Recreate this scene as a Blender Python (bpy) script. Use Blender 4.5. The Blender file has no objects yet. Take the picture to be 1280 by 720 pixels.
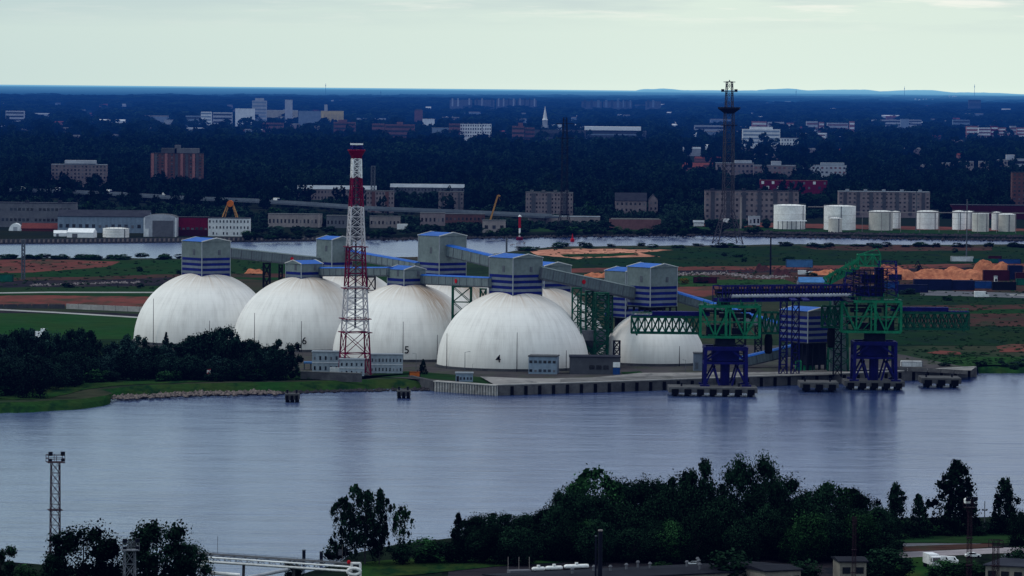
import bpy, math, random
import numpy as np
from mathutils import Vector, Matrix
R = random.Random(11)
NR = np.random.default_rng(5)
PI = math.pi
scene = bpy.context.scene
COL = scene.collection
F = 5600.0            # focal length in photo pixels (1280 wide)
CH = 118.0            # camera height, metres
PITCH = math.atan((360 - 106) / F)
ROLL = math.atan(12 / 1280)
RM = Matrix.Rotation(PI / 2 - PITCH, 3, 'X') @ Matrix.Rotation(ROLL, 3, 'Z')

def ray(px, py): return RM @ Vector(((px - 640) / F, (360 - py) / F, -1))
def P(px, py, z=3.0):                     # ground point seen at a photo pixel
    r = ray(px, py); t = (z - CH) / r.z
    return Vector((r.x * t, r.y * t, z))
def at(px, py, Y):                        # point at depth Y
    r = ray(px, py); t = Y / r.y
    return Vector((r.x * t, Y, CH + r.z * t))

# ------------------------------------------------------------------ camera
cam = bpy.data.cameras.new('camera'); camo = bpy.data.objects.new('camera', cam); COL.objects.link(camo)
camo.matrix_world = Matrix.Translation((0, 0, CH)) @ RM.to_4x4()
cam.sensor_width = 36; cam.lens = 36 * F / 1280
cam.clip_start = 1; cam.clip_end = 300000
scene.camera = camo
scene.view_settings.view_transform = 'Standard'; scene.view_settings.look = 'None'; scene.view_settings.exposure = 0
scene.cycles.use_denoising = True
scene.cycles.max_bounces = 5; scene.cycles.transparent_max_bounces = 4

def lin(r, g, b):
    return tuple(((c / 255) / 12.92 if c / 255 <= .04045 else ((c / 255 + .055) / 1.055) ** 2.4) for c in (r, g, b))

# ------------------------------------------------------------------ materials
class NT:
    def __init__(s, tree): s.t = tree; s.n = tree.nodes; s.l = tree.links
    def new(s, typ, **kw):
        n = s.n.new(typ)
        for k, v in kw.items(): setattr(n, k, v)
        return n
    def link(s, a, b): s.l.new(a, b)
    def math(s, op, a, b=None, c=None, clamp=False):
        n = s.new('ShaderNodeMath', operation=op, use_clamp=clamp)
        for i, v in enumerate((a, b, c)):
            if v is None: continue
            if isinstance(v, (int, float)): n.inputs[i].default_value = v
            else: s.link(v, n.inputs[i])
        return n.outputs[0]
    def vmath(s, op, a, b=None):
        n = s.new('ShaderNodeVectorMath', operation=op)
        for i, v in enumerate((a, b)):
            if v is None: continue
            if isinstance(v, tuple): n.inputs[i].default_value = v
            else: s.link(v, n.inputs[i])
        return n.outputs[1] if op in ('DISTANCE', 'LENGTH') else n.outputs[0]
    def noise(s, vec, scale, detail=3, rough=.55):
        n = s.new('ShaderNodeTexNoise'); n.inputs['Scale'].default_value = scale
        n.inputs['Detail'].default_value = detail; n.inputs['Roughness'].default_value = rough
        s.link(vec, n.inputs['Vector']); return n.outputs[0]
    def mix(s, fac, a, b, blend='MIX'):
        n = s.new('ShaderNodeMix', data_type='RGBA', blend_type=blend)
        for sock, v in ((n.inputs[0], fac), (n.inputs[6], a), (n.inputs[7], b)):
            if isinstance(v, (int, float)): sock.default_value = v
            elif isinstance(v, tuple): sock.default_value = (*v[:3], 1)
            else: s.link(v, sock)
        return n.outputs[2]
    def ramp(s, fac, stops, interp='LINEAR'):
        n = s.new('ShaderNodeValToRGB'); e = n.color_ramp; e.interpolation = interp
        while len(e.elements) < len(stops): e.elements.new(.5)
        for el, (p, c) in zip(e.elements, stops):
            el.position = p; el.color = (*c, 1) if isinstance(c, tuple) else (c, c, c, 1)
        s.link(fac, n.inputs[0]); return n.outputs[0]

# distance haze and blue shadow lift, painted into every material as emission
HZ = bpy.data.node_groups.new('painted_haze', 'ShaderNodeTree')
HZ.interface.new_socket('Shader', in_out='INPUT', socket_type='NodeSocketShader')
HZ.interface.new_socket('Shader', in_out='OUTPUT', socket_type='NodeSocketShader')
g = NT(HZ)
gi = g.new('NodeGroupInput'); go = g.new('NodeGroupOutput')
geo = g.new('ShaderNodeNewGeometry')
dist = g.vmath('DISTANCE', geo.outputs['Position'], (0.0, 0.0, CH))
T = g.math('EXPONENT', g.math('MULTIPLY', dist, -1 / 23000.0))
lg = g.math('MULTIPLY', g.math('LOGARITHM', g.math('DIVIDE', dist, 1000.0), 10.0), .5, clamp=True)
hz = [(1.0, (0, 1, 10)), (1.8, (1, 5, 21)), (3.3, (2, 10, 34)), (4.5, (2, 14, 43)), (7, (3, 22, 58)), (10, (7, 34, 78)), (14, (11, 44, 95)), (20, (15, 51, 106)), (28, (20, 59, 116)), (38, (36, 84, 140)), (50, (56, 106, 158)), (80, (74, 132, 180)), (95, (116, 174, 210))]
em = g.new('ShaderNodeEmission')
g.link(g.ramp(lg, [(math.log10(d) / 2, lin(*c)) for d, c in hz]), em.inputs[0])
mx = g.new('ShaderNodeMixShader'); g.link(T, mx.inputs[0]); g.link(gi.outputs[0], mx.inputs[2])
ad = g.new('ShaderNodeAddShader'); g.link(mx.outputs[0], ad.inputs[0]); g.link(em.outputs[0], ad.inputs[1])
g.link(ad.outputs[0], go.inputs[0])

def base_mat(name):
    m = bpy.data.materials.new(name); m.use_nodes = True
    m.cycles.emission_sampling = 'NONE'
    t = NT(m.node_tree); t.n.clear()
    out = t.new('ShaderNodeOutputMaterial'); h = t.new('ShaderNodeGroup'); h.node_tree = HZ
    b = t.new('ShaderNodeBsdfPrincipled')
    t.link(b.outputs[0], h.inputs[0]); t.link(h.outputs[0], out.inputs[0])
    return m, t, b

M = {}
def mat(name, c1, c2=None, scale=.25, rough=.8, spec=.3, bump=0.0, metal=0.0, coord='Object', ribs=None, grime=.35, rand=.12):
    m, t, b = base_mat(name)
    tc = t.new('ShaderNodeTexCoord'); v = tc.outputs['Object']
    if coord == 'World': v = t.new('ShaderNodeNewGeometry').outputs['Position']
    c2 = c2 or tuple(x * .7 for x in c1)
    n1 = t.noise(v, scale, 5, .6)
    col = t.mix(t.ramp(n1, [(.35, 0.0), (.65, 1.0)]), c1, c2)
    n2 = t.noise(v, scale * 6, 3, .6)
    f = t.math('ADD', t.math('MULTIPLY', n2, grime * 2), 1 - grime)
    if rand:
        oi = t.new('ShaderNodeObjectInfo')
        f = t.math('MULTIPLY', f, t.math('ADD', t.math('MULTIPLY', oi.outputs['Random'], 2 * rand), 1 - rand))
    if ribs:                                   # vertical ribs / panel joints: (frequency, strength)
        sx = t.new('ShaderNodeSeparateXYZ'); t.link(v, sx.inputs[0])
        w = t.math('SINE', t.math('MULTIPLY', t.math('ADD', sx.outputs[0], sx.outputs[1]), ribs[0]))
        f = t.math('MULTIPLY', f, t.math('ADD', t.math('MULTIPLY', w, ribs[1]), 1.0))
    cc = t.new('ShaderNodeCombineColor')
    for i in range(3): t.link(f, cc.inputs[i])
    t.link(t.mix(1.0, col, cc.outputs[0], 'MULTIPLY'), b.inputs['Base Color'])
    b.inputs['Roughness'].default_value = rough; b.inputs['Specular IOR Level'].default_value = spec if rough < .5 else spec * .12
    b.inputs['Metallic'].default_value = metal
    if bump:
        bp = t.new('ShaderNodeBump'); bp.inputs['Strength'].default_value = bump; bp.inputs['Distance'].default_value = .3
        t.link(n2, bp.inputs['Height']); t.link(bp.outputs[0], b.inputs['Normal'])
    M[name] = m; return m

mat('siding', (.135, .17, .178), (.10, .128, .137), .12, .6, .4, ribs=(9, .07))
mat('siding_light', (.125, .152, .20), (.10, .122, .165), .12, .6, .4, ribs=(9, .06))
mat('gallery', (.12, .15, .165), (.09, .115, .13), .1, .6, .4, ribs=(4, .1))
mat('roof_blue', (.018, .10, .40), (.013, .075, .31), .2, .5, .4, ribs=(6, .08))
mat('band_blue', (.006, .012, .13), (.005, .009, .09), .2, .6, .4)
mat('trim_white', (.55, .56, .56), None, .3)
mat('steel_green', (.008, .078, .044), (.006, .045, .03), .3, .6)
mat('steel_green_bright', (.013, .19, .09), (.010, .11, .055), .3, .6)
mat('steel_navy', (.008, .008, .10), (.006, .006, .06), .3, .6)
mat('steel_dark', (.008, .010, .020), (.005, .006, .012), .3, .7)
mat('steel_grey', (.09, .10, .12), (.06, .07, .09), .3, .6)
mat('pipe_light', (.35, .37, .42), None, .5, .5)
mat('red_paint', (.14, .004, .032), (.095, .003, .024), .15, .6)
mat('white_paint', (.75, .76, .76), (.62, .62, .62), .2, .6)
mat('tower_white_shaded', (.50, .48, .50), (.38, .36, .39), .2, .6)  # white paint with the shade among the bracing put into its grey
mat('red_bright', (.42, .01, .02), None, .3)
mat('orange_paint', (.5, .13, .02), (.4, .09, .02), .4)
mat('crane_yellow', (.55, .27, .10), None, .4)
mat('concrete', (.20, .195, .19), (.13, .13, .13), .12, .9, .2, .2)
mat('concrete_dark', (.075, .078, .085), (.045, .047, .055), .25, .9, .2, .2)
mat('concrete_light', (.34, .33, .32), (.25, .245, .24), .12, .9, .2)
mat('quay_face', (.10, .10, .105), (.055, .056, .062), .3, .9, .2, .3)
mat('rubber', (.004, .004, .006), None, .3, .8)
mat('sheet_pile', (.36, .36, .35), (.20, .19, .18), .5, .8, .2)
mat('glass_dark', (.008, .010, .016), None, .3, .15, .5)
mat('glass_blue', (.02, .03, .05), None, .3, .2, .5)
mat('wall_white', (.70, .72, .74), (.55, .57, .60), .1)
mat('wall_palegrey', (.38, .40, .45), (.28, .30, .35), .1)
mat('wall_bluegrey', (.20, .26, .34), (.15, .20, .27), .1, ribs=(2.0, .06))
mat('wall_grey', (.12, .125, .145), (.08, .085, .105), .1)
mat('wall_darkgrey', (.07, .075, .09), (.05, .052, .065), .1)
mat('wall_beige', (.27, .235, .23), (.19, .165, .17), .1)
mat('wall_pinkish', (.20, .165, .175), (.15, .12, .13), .1)
mat('wall_pink', (.28, .125, .12), (.22, .10, .10), .1)
mat('wall_brick', (.17, .085, .09), (.12, .06, .065), .1)
mat('wall_brown', (.12, .06, .055), (.09, .045, .045), .1)
mat('wall_crimson', (.13, .006, .025), (.09, .005, .02), .1)
mat('wall_cream', (.42, .38, .30), (.30, .27, .22), .15)
mat('wall_yellow', (.55, .43, .22), (.45, .35, .2), .1)
mat('wall_orange', (.45, .22, .07), None, .1)
mat('portable_blue', (.28, .33, .38), (.22, .26, .31), .2, .7, .3, ribs=(3, .05))
mat('roof_grey', (.10, .105, .115), (.06, .063, .07), .1)
mat('roof_light', (.26, .29, .33), (.19, .22, .26), .1)
mat('roof_dark', (.020, .022, .030), (.012, .013, .02), .15)
mat('roof_slate', (.028, .031, .045), (.018, .02, .032), .15)
mat('roof_tar', (.011, .012, .019), (.007, .008, .013), .2)
mat('wall_dim', (.20, .185, .16), (.12, .11, .10), .2)
mat('roof_redbrown', (.13, .035, .03), (.09, .025, .025), .1)
mat('tent_white', (.80, .82, .85), (.68, .70, .74), .3)
mat('tank_white', (.78, .78, .77), (.64, .63, .62), .15, .6)
mat('tank_cream', (.52, .50, .46), (.42, .40, .37), .15, .6)
mat('container_blue', (.015, .06, .22), (.01, .04, .15), .3, ribs=(10, .12))
mat('container_lightblue', (.06, .17, .38), None, .3, ribs=(10, .12))
mat('container_navy', (.008, .012, .05), None, .3, ribs=(10, .12))
mat('container_green', (.01, .10, .07), None, .3, ribs=(10, .12))
mat('container_maroon', (.045, .008, .018), None, .3, ribs=(10, .12))
mat('container_white', (.55, .57, .60), None, .3, ribs=(10, .1))
mat('container_black', (.006, .007, .013), None, .3, ribs=(10, .1))
mat('car_white', (.75, .76, .78), None, .5, .3, .5)
mat('car_dark', (.02, .022, .03), None, .5, .3, .5)
mat('sand', (.50, .19, .10), (.30, .10, .055), .35, .95, .1, .4)
mat('rust_metal', (.06, .022, .024), (.035, .016, .02), .5, .8)
mat('bark', (.012, .010, .010), (.02, .017, .016), .8, .95, .1)
mat('birch_bark', (.05, .05, .055), (.01, .01, .012), 2, .95, .1)
mat('rock', (.22, .18, .17), (.05, .042, .045), .8, .95, .1)
mat('rock_dark', (.05, .045, .05), (.02, .02, .025), .8, .95, .1)
mat('rubble_pale', (.28, .24, .25), (.05, .045, .05), .6, .95, .1)
mat('road', (.12, .12, .14), (.08, .085, .10), .05, .9, .2, coord='World')
mat('road_pale', (.30, .30, .30), (.22, .22, .22), .05, .9, .2, coord='World')
mat('road_pale_near', (.26, .235, .26), (.20, .18, .20), .06, .9, .2, coord='World')  # pale pinkish grey surface of the near road
mat('viaduct_deck', (.07, .09, .12), (.05, .065, .09), .05, .8, .2)
mat('viaduct_wall', (.11, .135, .17), (.08, .10, .13), .03, .8, .2)

# ground: streaky mixes of green, brown and dark patches
def ground_mat(name, a, b_, c=None, scale=.012, stretch=(1, .35, 1), fine=.22, amt=.75):
    m, t, b = base_mat(name)
    geo = t.new('ShaderNodeNewGeometry'); v = t.vmath('MULTIPLY', geo.outputs['Position'], stretch)
    n1 = t.noise(v, scale, 6, .6); n2 = t.noise(v, scale * 3.3, 5, .65); n3 = t.noise(t.vmath('MULTIPLY', geo.outputs['Position'], (.45, 1, 1)), fine, 5, .75)
    col = t.mix(t.ramp(n1, [(.38, 0.0), (.62, 1.0)]), a, b_)
    if c: col = t.mix(t.ramp(n2, [(.5, 0.0), (.63, 1.0)]), col, c)
    f = t.math('ADD', t.math('MULTIPLY', n3, amt * 2), 1 - amt)
    cc = t.new('ShaderNodeCombineColor')
    for i in range(3): t.link(f, cc.inputs[i])
    t.link(t.mix(1.0, col, cc.outputs[0], 'MULTIPLY'), b.inputs['Base Color'])
    b.inputs['Roughness'].default_value = 1; b.inputs['Specular IOR Level'].default_value = 0
    M[name] = m
ground_mat('island_ground', (.018, .034, .018), (.042, .036, .026), (.012, .022, .014), .009)
ground_mat('grass', (.009, .034, .011), (.016, .032, .013), (.012, .036, .014), .02)
ground_mat('grass_bright', (.012, .046, .013), (.020, .043, .014), (.016, .045, .016), .02)
ground_mat('grass_dark', (.008, .025, .012), (.013, .025, .011), (.009, .02, .014), .02)
ground_mat('shore_grass', (.010, .040, .010), (.022, .038, .011), (.006, .022, .009), .05, fine=.5)
ground_mat('bare_earth', (.135, .046, .038), (.095, .036, .031), (.05, .04, .028), .02)
ground_mat('bare_earth_dark', (.058, .029, .025), (.042, .025, .021), (.03, .032, .022), .02)
ground_mat('pink_sand', (.46, .215, .15), (.36, .16, .11), (.15, .06, .045), .03)
ground_mat('rail_dark', (.016, .016, .022), (.028, .024, .028), (.01, .012, .016), .03)
ground_mat('yard', (.062, .058, .062), (.045, .042, .045), (.05, .055, .045), .03)
ground_mat('apron', (.23, .222, .22), (.16, .155, .157), (.11, .11, .115), .05, fine=.4)
ground_mat('apron_grey', (.15, .147, .15), (.11, .108, .11), (.09, .09, .09), .05)
ground_mat('far_ground', (.007, .014, .010), (.012, .016, .011), (.008, .013, .013), .004, (1, 1, 1))
ground_mat('far_bank_ground', (.020, .026, .022), (.045, .042, .042), (.016, .028, .018), .01)
ground_mat('near_ground', (.006, .012, .008), (.010, .016, .010), (.004, .006, .006), .04)
ground_mat('yellow_verge', (.050, .045, .010), (.030, .050, .012), (.07, .05, .01), .06)
ground_mat('hill_ground', (.02, .03, .03), (.015, .02, .02), None, .0005)

# foliage
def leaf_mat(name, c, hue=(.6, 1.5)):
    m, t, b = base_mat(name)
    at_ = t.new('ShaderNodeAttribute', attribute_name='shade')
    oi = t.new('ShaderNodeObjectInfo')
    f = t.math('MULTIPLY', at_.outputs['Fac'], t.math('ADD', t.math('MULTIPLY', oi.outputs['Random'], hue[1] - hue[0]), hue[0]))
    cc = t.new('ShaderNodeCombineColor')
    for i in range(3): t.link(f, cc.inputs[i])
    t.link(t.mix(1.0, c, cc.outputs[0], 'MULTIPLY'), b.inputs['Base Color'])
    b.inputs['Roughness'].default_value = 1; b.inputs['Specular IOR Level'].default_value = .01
    if name == 'leaf_forest':
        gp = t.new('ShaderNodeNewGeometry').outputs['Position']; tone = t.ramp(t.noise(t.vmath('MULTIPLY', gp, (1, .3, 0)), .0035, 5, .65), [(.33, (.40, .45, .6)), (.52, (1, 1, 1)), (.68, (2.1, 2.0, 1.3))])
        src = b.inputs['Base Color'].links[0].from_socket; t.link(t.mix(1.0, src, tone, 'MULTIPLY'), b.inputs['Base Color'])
    M[name] = m
leaf_mat('leaf', (.0060, .0165, .0125))
leaf_mat('leaf_grey', (.0085, .021, .019))
leaf_mat('leaf_bright', (.008, .028, .010))
leaf_mat('leaf_scrub', (.014, .042, .014), (1, 1))
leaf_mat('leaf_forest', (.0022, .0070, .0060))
leaf_mat('leaf_fore', (.0050, .0145, .0075), (.5, 1.7))
leaf_mat('leaf_fore_bright', (.0105, .034, .0115))
leaf_mat('leaf_yellow', (.20, .15, .01))

# domes: pale concrete with vertical run-off streaks and a rusty wash on one side
def dome_mat(name, rust_ang, rust):
    m, t, b = base_mat(name)
    tc = t.new('ShaderNodeTexCoord'); sx = t.new('ShaderNodeSeparateXYZ'); t.link(tc.outputs['Object'], sx.inputs[0])
    ang = t.math('ARCTAN2', sx.outputs[1], sx.outputs[0])
    cv = t.new('ShaderNodeCombineXYZ'); t.link(t.math('MULTIPLY', ang, 9.0), cv.inputs[0]); t.link(t.math('MULTIPLY', sx.outputs[2], .03), cv.inputs[1])
    st = t.noise(cv.outputs[0], 1.6, 5, .65)
    st2 = t.noise(cv.outputs[0], 6.5, 3, .6)
    pat = t.noise(tc.outputs['Object'], .07, 4, .6)
    s = t.math('ADD', t.math('MULTIPLY', st, .34), t.math('MULTIPLY', st2, .22))
    s = t.math('ADD', s, t.math('MULTIPLY', pat, .30))
    v = t.ramp(s, [(.28, (.52, .505, .49)), (.45, (.73, .72, .70)), (.60, (.83, .82, .80))])
    # horizontal lift joints
    jn = t.math('SINE', t.math('MULTIPLY', sx.outputs[2], 2.6))
    jf = t.math('ADD', t.math('MULTIPLY', t.math('GREATER_THAN', jn, .97), -.05), 1.0)
    cc = t.new('ShaderNodeCombineColor')
    for i in range(3): t.link(jf, cc.inputs[i])
    v = t.mix(1.0, v, cc.outputs[0], 'MULTIPLY')
    # dirt where the head house stands
    top = t.math('MULTIPLY', t.ramp(t.math('DIVIDE', sx.outputs[2], 31.0), [(.72, 0.0), (.97, 1.0)]), t.math('ADD', t.math('MULTIPLY', t.ramp(st, [(.35, 0.0), (.65, 1.0)]), .9), .1))
    v = t.mix(t.math('MULTIPLY', top, .85), v, (.30, .21, .14))
    low = t.math('MULTIPLY', t.ramp(sx.outputs[2], [(0.0, 1.0), (1.0, 0.0)]), 1.0)
    lowm = t.ramp(t.math('DIVIDE', sx.outputs[2], 12.0), [(.0, 1.0), (1.0, 0.0)])
    v = t.mix(t.math('MULTIPLY', lowm, t.math('ADD', t.math('MULTIPLY', st2, .55), .05)), v, (.30, .29, .28))
    if rust:
        da = t.math('SUBTRACT', ang, rust_ang)
        w = t.math('EXPONENT', t.math('MULTIPLY', t.math('MULTIPLY', da, da), -7.0))
        hgt = t.ramp(t.math('DIVIDE', sx.outputs[2], 31.0), [(.30, 0.0), (.85, 1.0)])
        w = t.math('MULTIPLY', t.math('MULTIPLY', w, hgt), t.math('MULTIPLY', t.ramp(st2, [(.38, .2), (.58, 1.0)]), rust))
        v = t.mix(w, v, (.27, .155, .075))
    t.link(v, b.inputs['Base Color'])
    b.inputs['Roughness'].default_value = .75; b.inputs['Specular IOR Level'].default_value = .2
    M[name] = m
dome_mat('dome', 0, 0)
dome_mat('dome_rust_right', -.85, 1.0)
dome_mat('dome_rust_left', -2.55, 1.0)
dome_mat('dome_rust_soft', -.9, .5)

# water
def water_mat():
    m, t, b = base_mat('water')
    geo = t.new('ShaderNodeNewGeometry'); pos = geo.outputs['Position']
    w1 = t.noise(t.vmath('MULTIPLY', pos, (.35, 1, 1)), .22, 4, .6)
    w2 = t.noise(t.vmath('MULTIPLY', pos, (.5, 1, 1)), .05, 3, .5)
    patch = t.noise(t.vmath('MULTIPLY', pos, (1, .35, 1)), .0065, 4, .6)
    streak = t.noise(t.vmath('MULTIPLY', pos, (.12, .5, 1)), .06, 5, .65)
    h = t.math('ADD', t.math('MULTIPLY', w1, 1.0), t.math('MULTIPLY', w2, 2.2))
    bp = t.new('ShaderNodeBump'); bp.inputs['Distance'].default_value = 1.0
    t.link(t.ramp(t.math('ADD', t.math('MULTIPLY', patch, .6), t.math('MULTIPLY', streak, .4)), [(.38, .35), (.62, .8)]), bp.inputs['Strength'])
    t.link(h, bp.inputs['Height']); t.link(bp.outputs[0], b.inputs['Normal'])
    b.inputs['Roughness'].default_value = .22; b.inputs['IOR'].default_value = 1.33
    sxw = t.new('ShaderNodeSeparateXYZ'); t.link(pos, sxw.inputs[0])
    st3 = t.noise(t.vmath('MULTIPLY', pos, (.10, .5, 1)), .16, 4, .7); st4 = t.noise(t.vmath('MULTIPLY', pos, (.16, 1, 1)), .32, 3, .7)
    wind = t.math('ADD', t.math('MULTIPLY', sxw.outputs[0], .0026), t.math('MULTIPLY', t.math('SUBTRACT', patch, .5), 3.0))  # wind streaks and a brighter left: water reflection painted into tint and base colour
    wind = t.math('ADD', wind, t.math('ADD', t.math('MULTIPLY', t.math('SUBTRACT', t.ramp(st3, [(.40, 0.0), (.60, 1.0)]), .5), .62), t.math('MULTIPLY', t.math('SUBTRACT', t.ramp(st4, [(.42, 0.0), (.58, 1.0)]), .5), .55)))
    t.link(t.ramp(t.math('ADD', wind, .5), [(-.0, (1, 1, 1)), (1.0, (.46, .58, .80))]), b.inputs['Specular Tint'])
    t.link(t.ramp(t.math('ADD', wind, .5), [(0.0, (.050, .078, .165)), (.5, (.028, .046, .12)), (1.0, (.006, .018, .080))]), b.inputs['Base Color'])
    M['water'] = m
water_mat()

# ------------------------------------------------------------------ world: pale overcast sky over a weak Nishita sky
SUN_EL, SUN_AZ = math.radians(48), math.radians(-72)      # azimuth from +Y towards +X (the sun stands left of the view, a little in front)
world = bpy.data.worlds.new('World'); scene.world = world; world.use_nodes = True
t = NT(world.node_tree); t.n.clear()
wo = t.new('ShaderNodeOutputWorld')
sky = t.new('ShaderNodeTexSky', sky_type='NISHITA', sun_disc=False)
sky.sun_elevation = SUN_EL; sky.sun_rotation = SUN_AZ; sky.air_density = 1.2; sky.dust_density = 2.0
bg1 = t.new('ShaderNodeBackground'); bg1.inputs[1].default_value = .05; t.link(sky.outputs[0], bg1.inputs[0])
tc = t.new('ShaderNodeTexCoord'); d = tc.outputs['Generated']
sx = t.new('ShaderNodeSeparateXYZ'); t.link(d, sx.inputs[0]); z = sx.outputs[2]
grad = t.ramp(t.math('POWER', t.math('MAXIMUM', z, 0.0), .5, clamp=True),
              [(0.0, (.70, .84, .77)), (.08, (.66, .80, .74)), (.14, (.62, .76, .70)), (.22, (.29, .40, .64)), (.5, (.35, .46, .72)), (.72, (.84, .86, .94)), (1.0, (1.38, 1.36, 1.36))])
cl = t.noise(t.vmath('MULTIPLY', d, (14, 14, 150)), 1.0, 5, .55)
cl2 = t.noise(t.vmath('MULTIPLY', d, (34, 34, 420)), 1.0, 5, .6)
hi = t.ramp(z, [(.0125, 0.0), (.0185, 1.0)])
lowc = t.math('MULTIPLY', t.ramp(cl, [(.42, 1.0), (.58, 0.0)]), hi)
c = t.mix(t.math('MULTIPLY', lowc, .8), grad, (.46, .58, .62))
hic = t.math('MULTIPLY', t.ramp(cl2, [(.52, 0.0), (.66, 1.0)]), hi)
c = t.mix(t.math('MULTIPLY', hic, .7), c, (.90, .90, .84))
left = t.ramp(t.math('ADD', sx.outputs[0], .5), [(.385, 1.0), (.54, 0.0)])
c = t.mix(t.math('MULTIPLY', left, t.math('ADD', t.math('MULTIPLY', hi, .35), .55)), c, (.40, .56, .60))
bg2 = t.new('ShaderNodeBackground'); t.link(c, bg2.inputs[0]); bg2.inputs[1].default_value = .95
ads = t.new('ShaderNodeAddShader'); t.link(bg1.outputs[0], ads.inputs[0]); t.link(bg2.outputs[0], ads.inputs[1])
t.link(ads.outputs[0], wo.inputs[0])
sl = bpy.data.lights.new('sun', 'SUN'); sl.energy = 1.15; sl.angle = math.radians(12); sl.color = (1, .96, .9)
so = bpy.data.objects.new('sun', sl); COL.objects.link(so)
sd = Vector((math.sin(SUN_AZ) * math.cos(SUN_EL), -.25 + math.cos(SUN_AZ) * math.cos(SUN_EL), math.sin(SUN_EL)))
so.rotation_euler = sd.to_track_quat('Z', 'Y').to_euler()

# ------------------------------------------------------------------ mesh builder
class MB:
    def __init__(s): s.v = []; s.f = []; s.m = []
    def add(s, vs, fs, m=0):
        o = len(s.v); s.v += [tuple(v) for v in vs]; s.f += [tuple(i + o for i in f) for f in fs]; s.m += [m] * len(fs); return s
    def box(s, x, y, z, sx, sy, sz, rz=0, m=0):        # z = bottom
        c, n = math.cos(rz), math.sin(rz); vs = []
        for dz in (0, sz):
            for dx, dy in ((-1, -1), (1, -1), (1, 1), (-1, 1)):
                a, b = dx * sx / 2, dy * sy / 2
                vs.append((x + a * c - b * n, y + a * n + b * c, z + dz))
        return s.add(vs, [(3, 2, 1, 0), (4, 5, 6, 7), (0, 1, 5, 4), (1, 2, 6, 5), (2, 3, 7, 6), (3, 0, 4, 7)], m)
    def bar(s, p, q, w, h=None, m=0):
        p, q = Vector(p), Vector(q); d = q - p
        if d.length < 1e-6: return s
        d.normalize(); up = Vector((0, 0, 1)) if abs(d.z) < .95 else Vector((0, 1, 0))
        a = d.cross(up).normalized(); b = a.cross(d).normalized(); h = h or w
        vs = [e + a * (i * w / 2) + b * (j * h / 2) for e in (p, q) for i, j in ((-1, -1), (1, -1), (1, 1), (-1, 1))]
        return s.add(vs, [(0, 1, 2, 3), (7, 6, 5, 4), (4, 5, 1, 0), (5, 6, 2, 1), (6, 7, 3, 2), (7, 4, 0, 3)], m)
    def cyl(s, p, q, r0, r1=None, n=12, m=0):
        p, q = Vector(p), Vector(q); r1 = r0 if r1 is None else r1; d = (q - p).normalized()
        up = Vector((0, 0, 1)) if abs(d.z) < .95 else Vector((1, 0, 0)); a = d.cross(up).normalized(); b = d.cross(a).normalized()
        vs = [c + (a * math.cos(i * 2 * PI / n) + b * math.sin(i * 2 * PI / n)) * r for c, r in ((p, r0), (q, r1)) for i in range(n)]
        fs = [(i, (i + 1) % n, n + (i + 1) % n, n + i) for i in range(n)] + [tuple(reversed(range(n))), tuple(range(n, 2 * n))]
        return s.add(vs, [tuple(reversed(f)) for f in fs], m)
    def lathe(s, prof, n=48, c=(0, 0, 0), m=0):
        vs = [(c[0] + r * math.cos(i * 2 * PI / n), c[1] + r * math.sin(i * 2 * PI / n), c[2] + z) for r, z in prof for i in range(n)]
        fs = [(k * n + i, k * n + (i + 1) % n, (k + 1) * n + (i + 1) % n, (k + 1) * n + i) for k in range(len(prof) - 1) for i in range(n)]
        return s.add(vs, fs, m)
    def prism(s, poly, y0, y1, m=0):                    # poly in xz, extruded along y
        n = len(poly); vs = [(x, y0, z) for x, z in poly] + [(x, y1, z) for x, z in poly]
        return s.add(vs, [tuple(range(n)), tuple(range(2 * n - 1, n - 1, -1))] + [(i, n + i, n + (i + 1) % n, (i + 1) % n) for i in range(n)], m)
    def prism_x(s, poly, x0, x1, m=0):                  # poly in yz, extruded along x
        n = len(poly); vs = [(x0, y, z) for y, z in poly] + [(x1, y, z) for y, z in poly]
        return s.add(vs, [tuple(range(n - 1, -1, -1)), tuple(range(n, 2 * n))] + [((i + 1) % n, n + (i + 1) % n, n + i, i) for i in range(n)], m)
    def mesh(s, name, mats):
        me = bpy.data.meshes.new(name); me.from_pydata(s.v, [], s.f)
        for x in (mats if isinstance(mats, (list, tuple)) else [mats]): me.materials.append(M[x])
        if any(s.m): me.polygons.foreach_set('material_index', s.m)
        me.update(); return me
    def build(s, name, mats, parent=None, loc=None, smooth=False):
        me = s.mesh(name, mats)
        if smooth: me.polygons.foreach_set('use_smooth', [True] * len(me.polygons))
        return put(name, me, parent, loc)
def put(name, me, parent=None, loc=None, rz=0):
    o = bpy.data.objects.new(name, me); COL.objects.link(o); o.parent = parent
    if loc is not None: o.location = loc
    if rz: o.rotation_euler.z = rz
    return o
def tag(o, label, cat, group=None, kind=None):
    o['label'] = label
    if cat: o['category'] = cat
    if group: o['group'] = group
    if kind: o['kind'] = kind
    return o
def thing(name, label, cat, loc=(0, 0, 0), rz=0, group=None):
    o = bpy.data.objects.new(name, None); COL.objects.link(o); o.location = loc; o.rotation_euler.z = rz
    return tag(o, label, cat, group)
def kids(o): return [c for c in bpy.data.objects if c.parent is o]
def dup(root, loc, rz=0, label=None, scale=None, tree=None):
    r = root.copy(); COL.objects.link(r); r.location = loc; r.rotation_euler.z = rz
    if label: r['label'] = label
    if scale: r.scale = scale
    for ch in (tree if tree is not None else kids(root)):
        c = ch.copy(); COL.objects.link(c); c.parent = r
    return r
def struct(name, me_or_mb, m, label):
    o = me_or_mb.build(name, m); o['kind'] = 'structure'; o['label'] = label; return o
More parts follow.
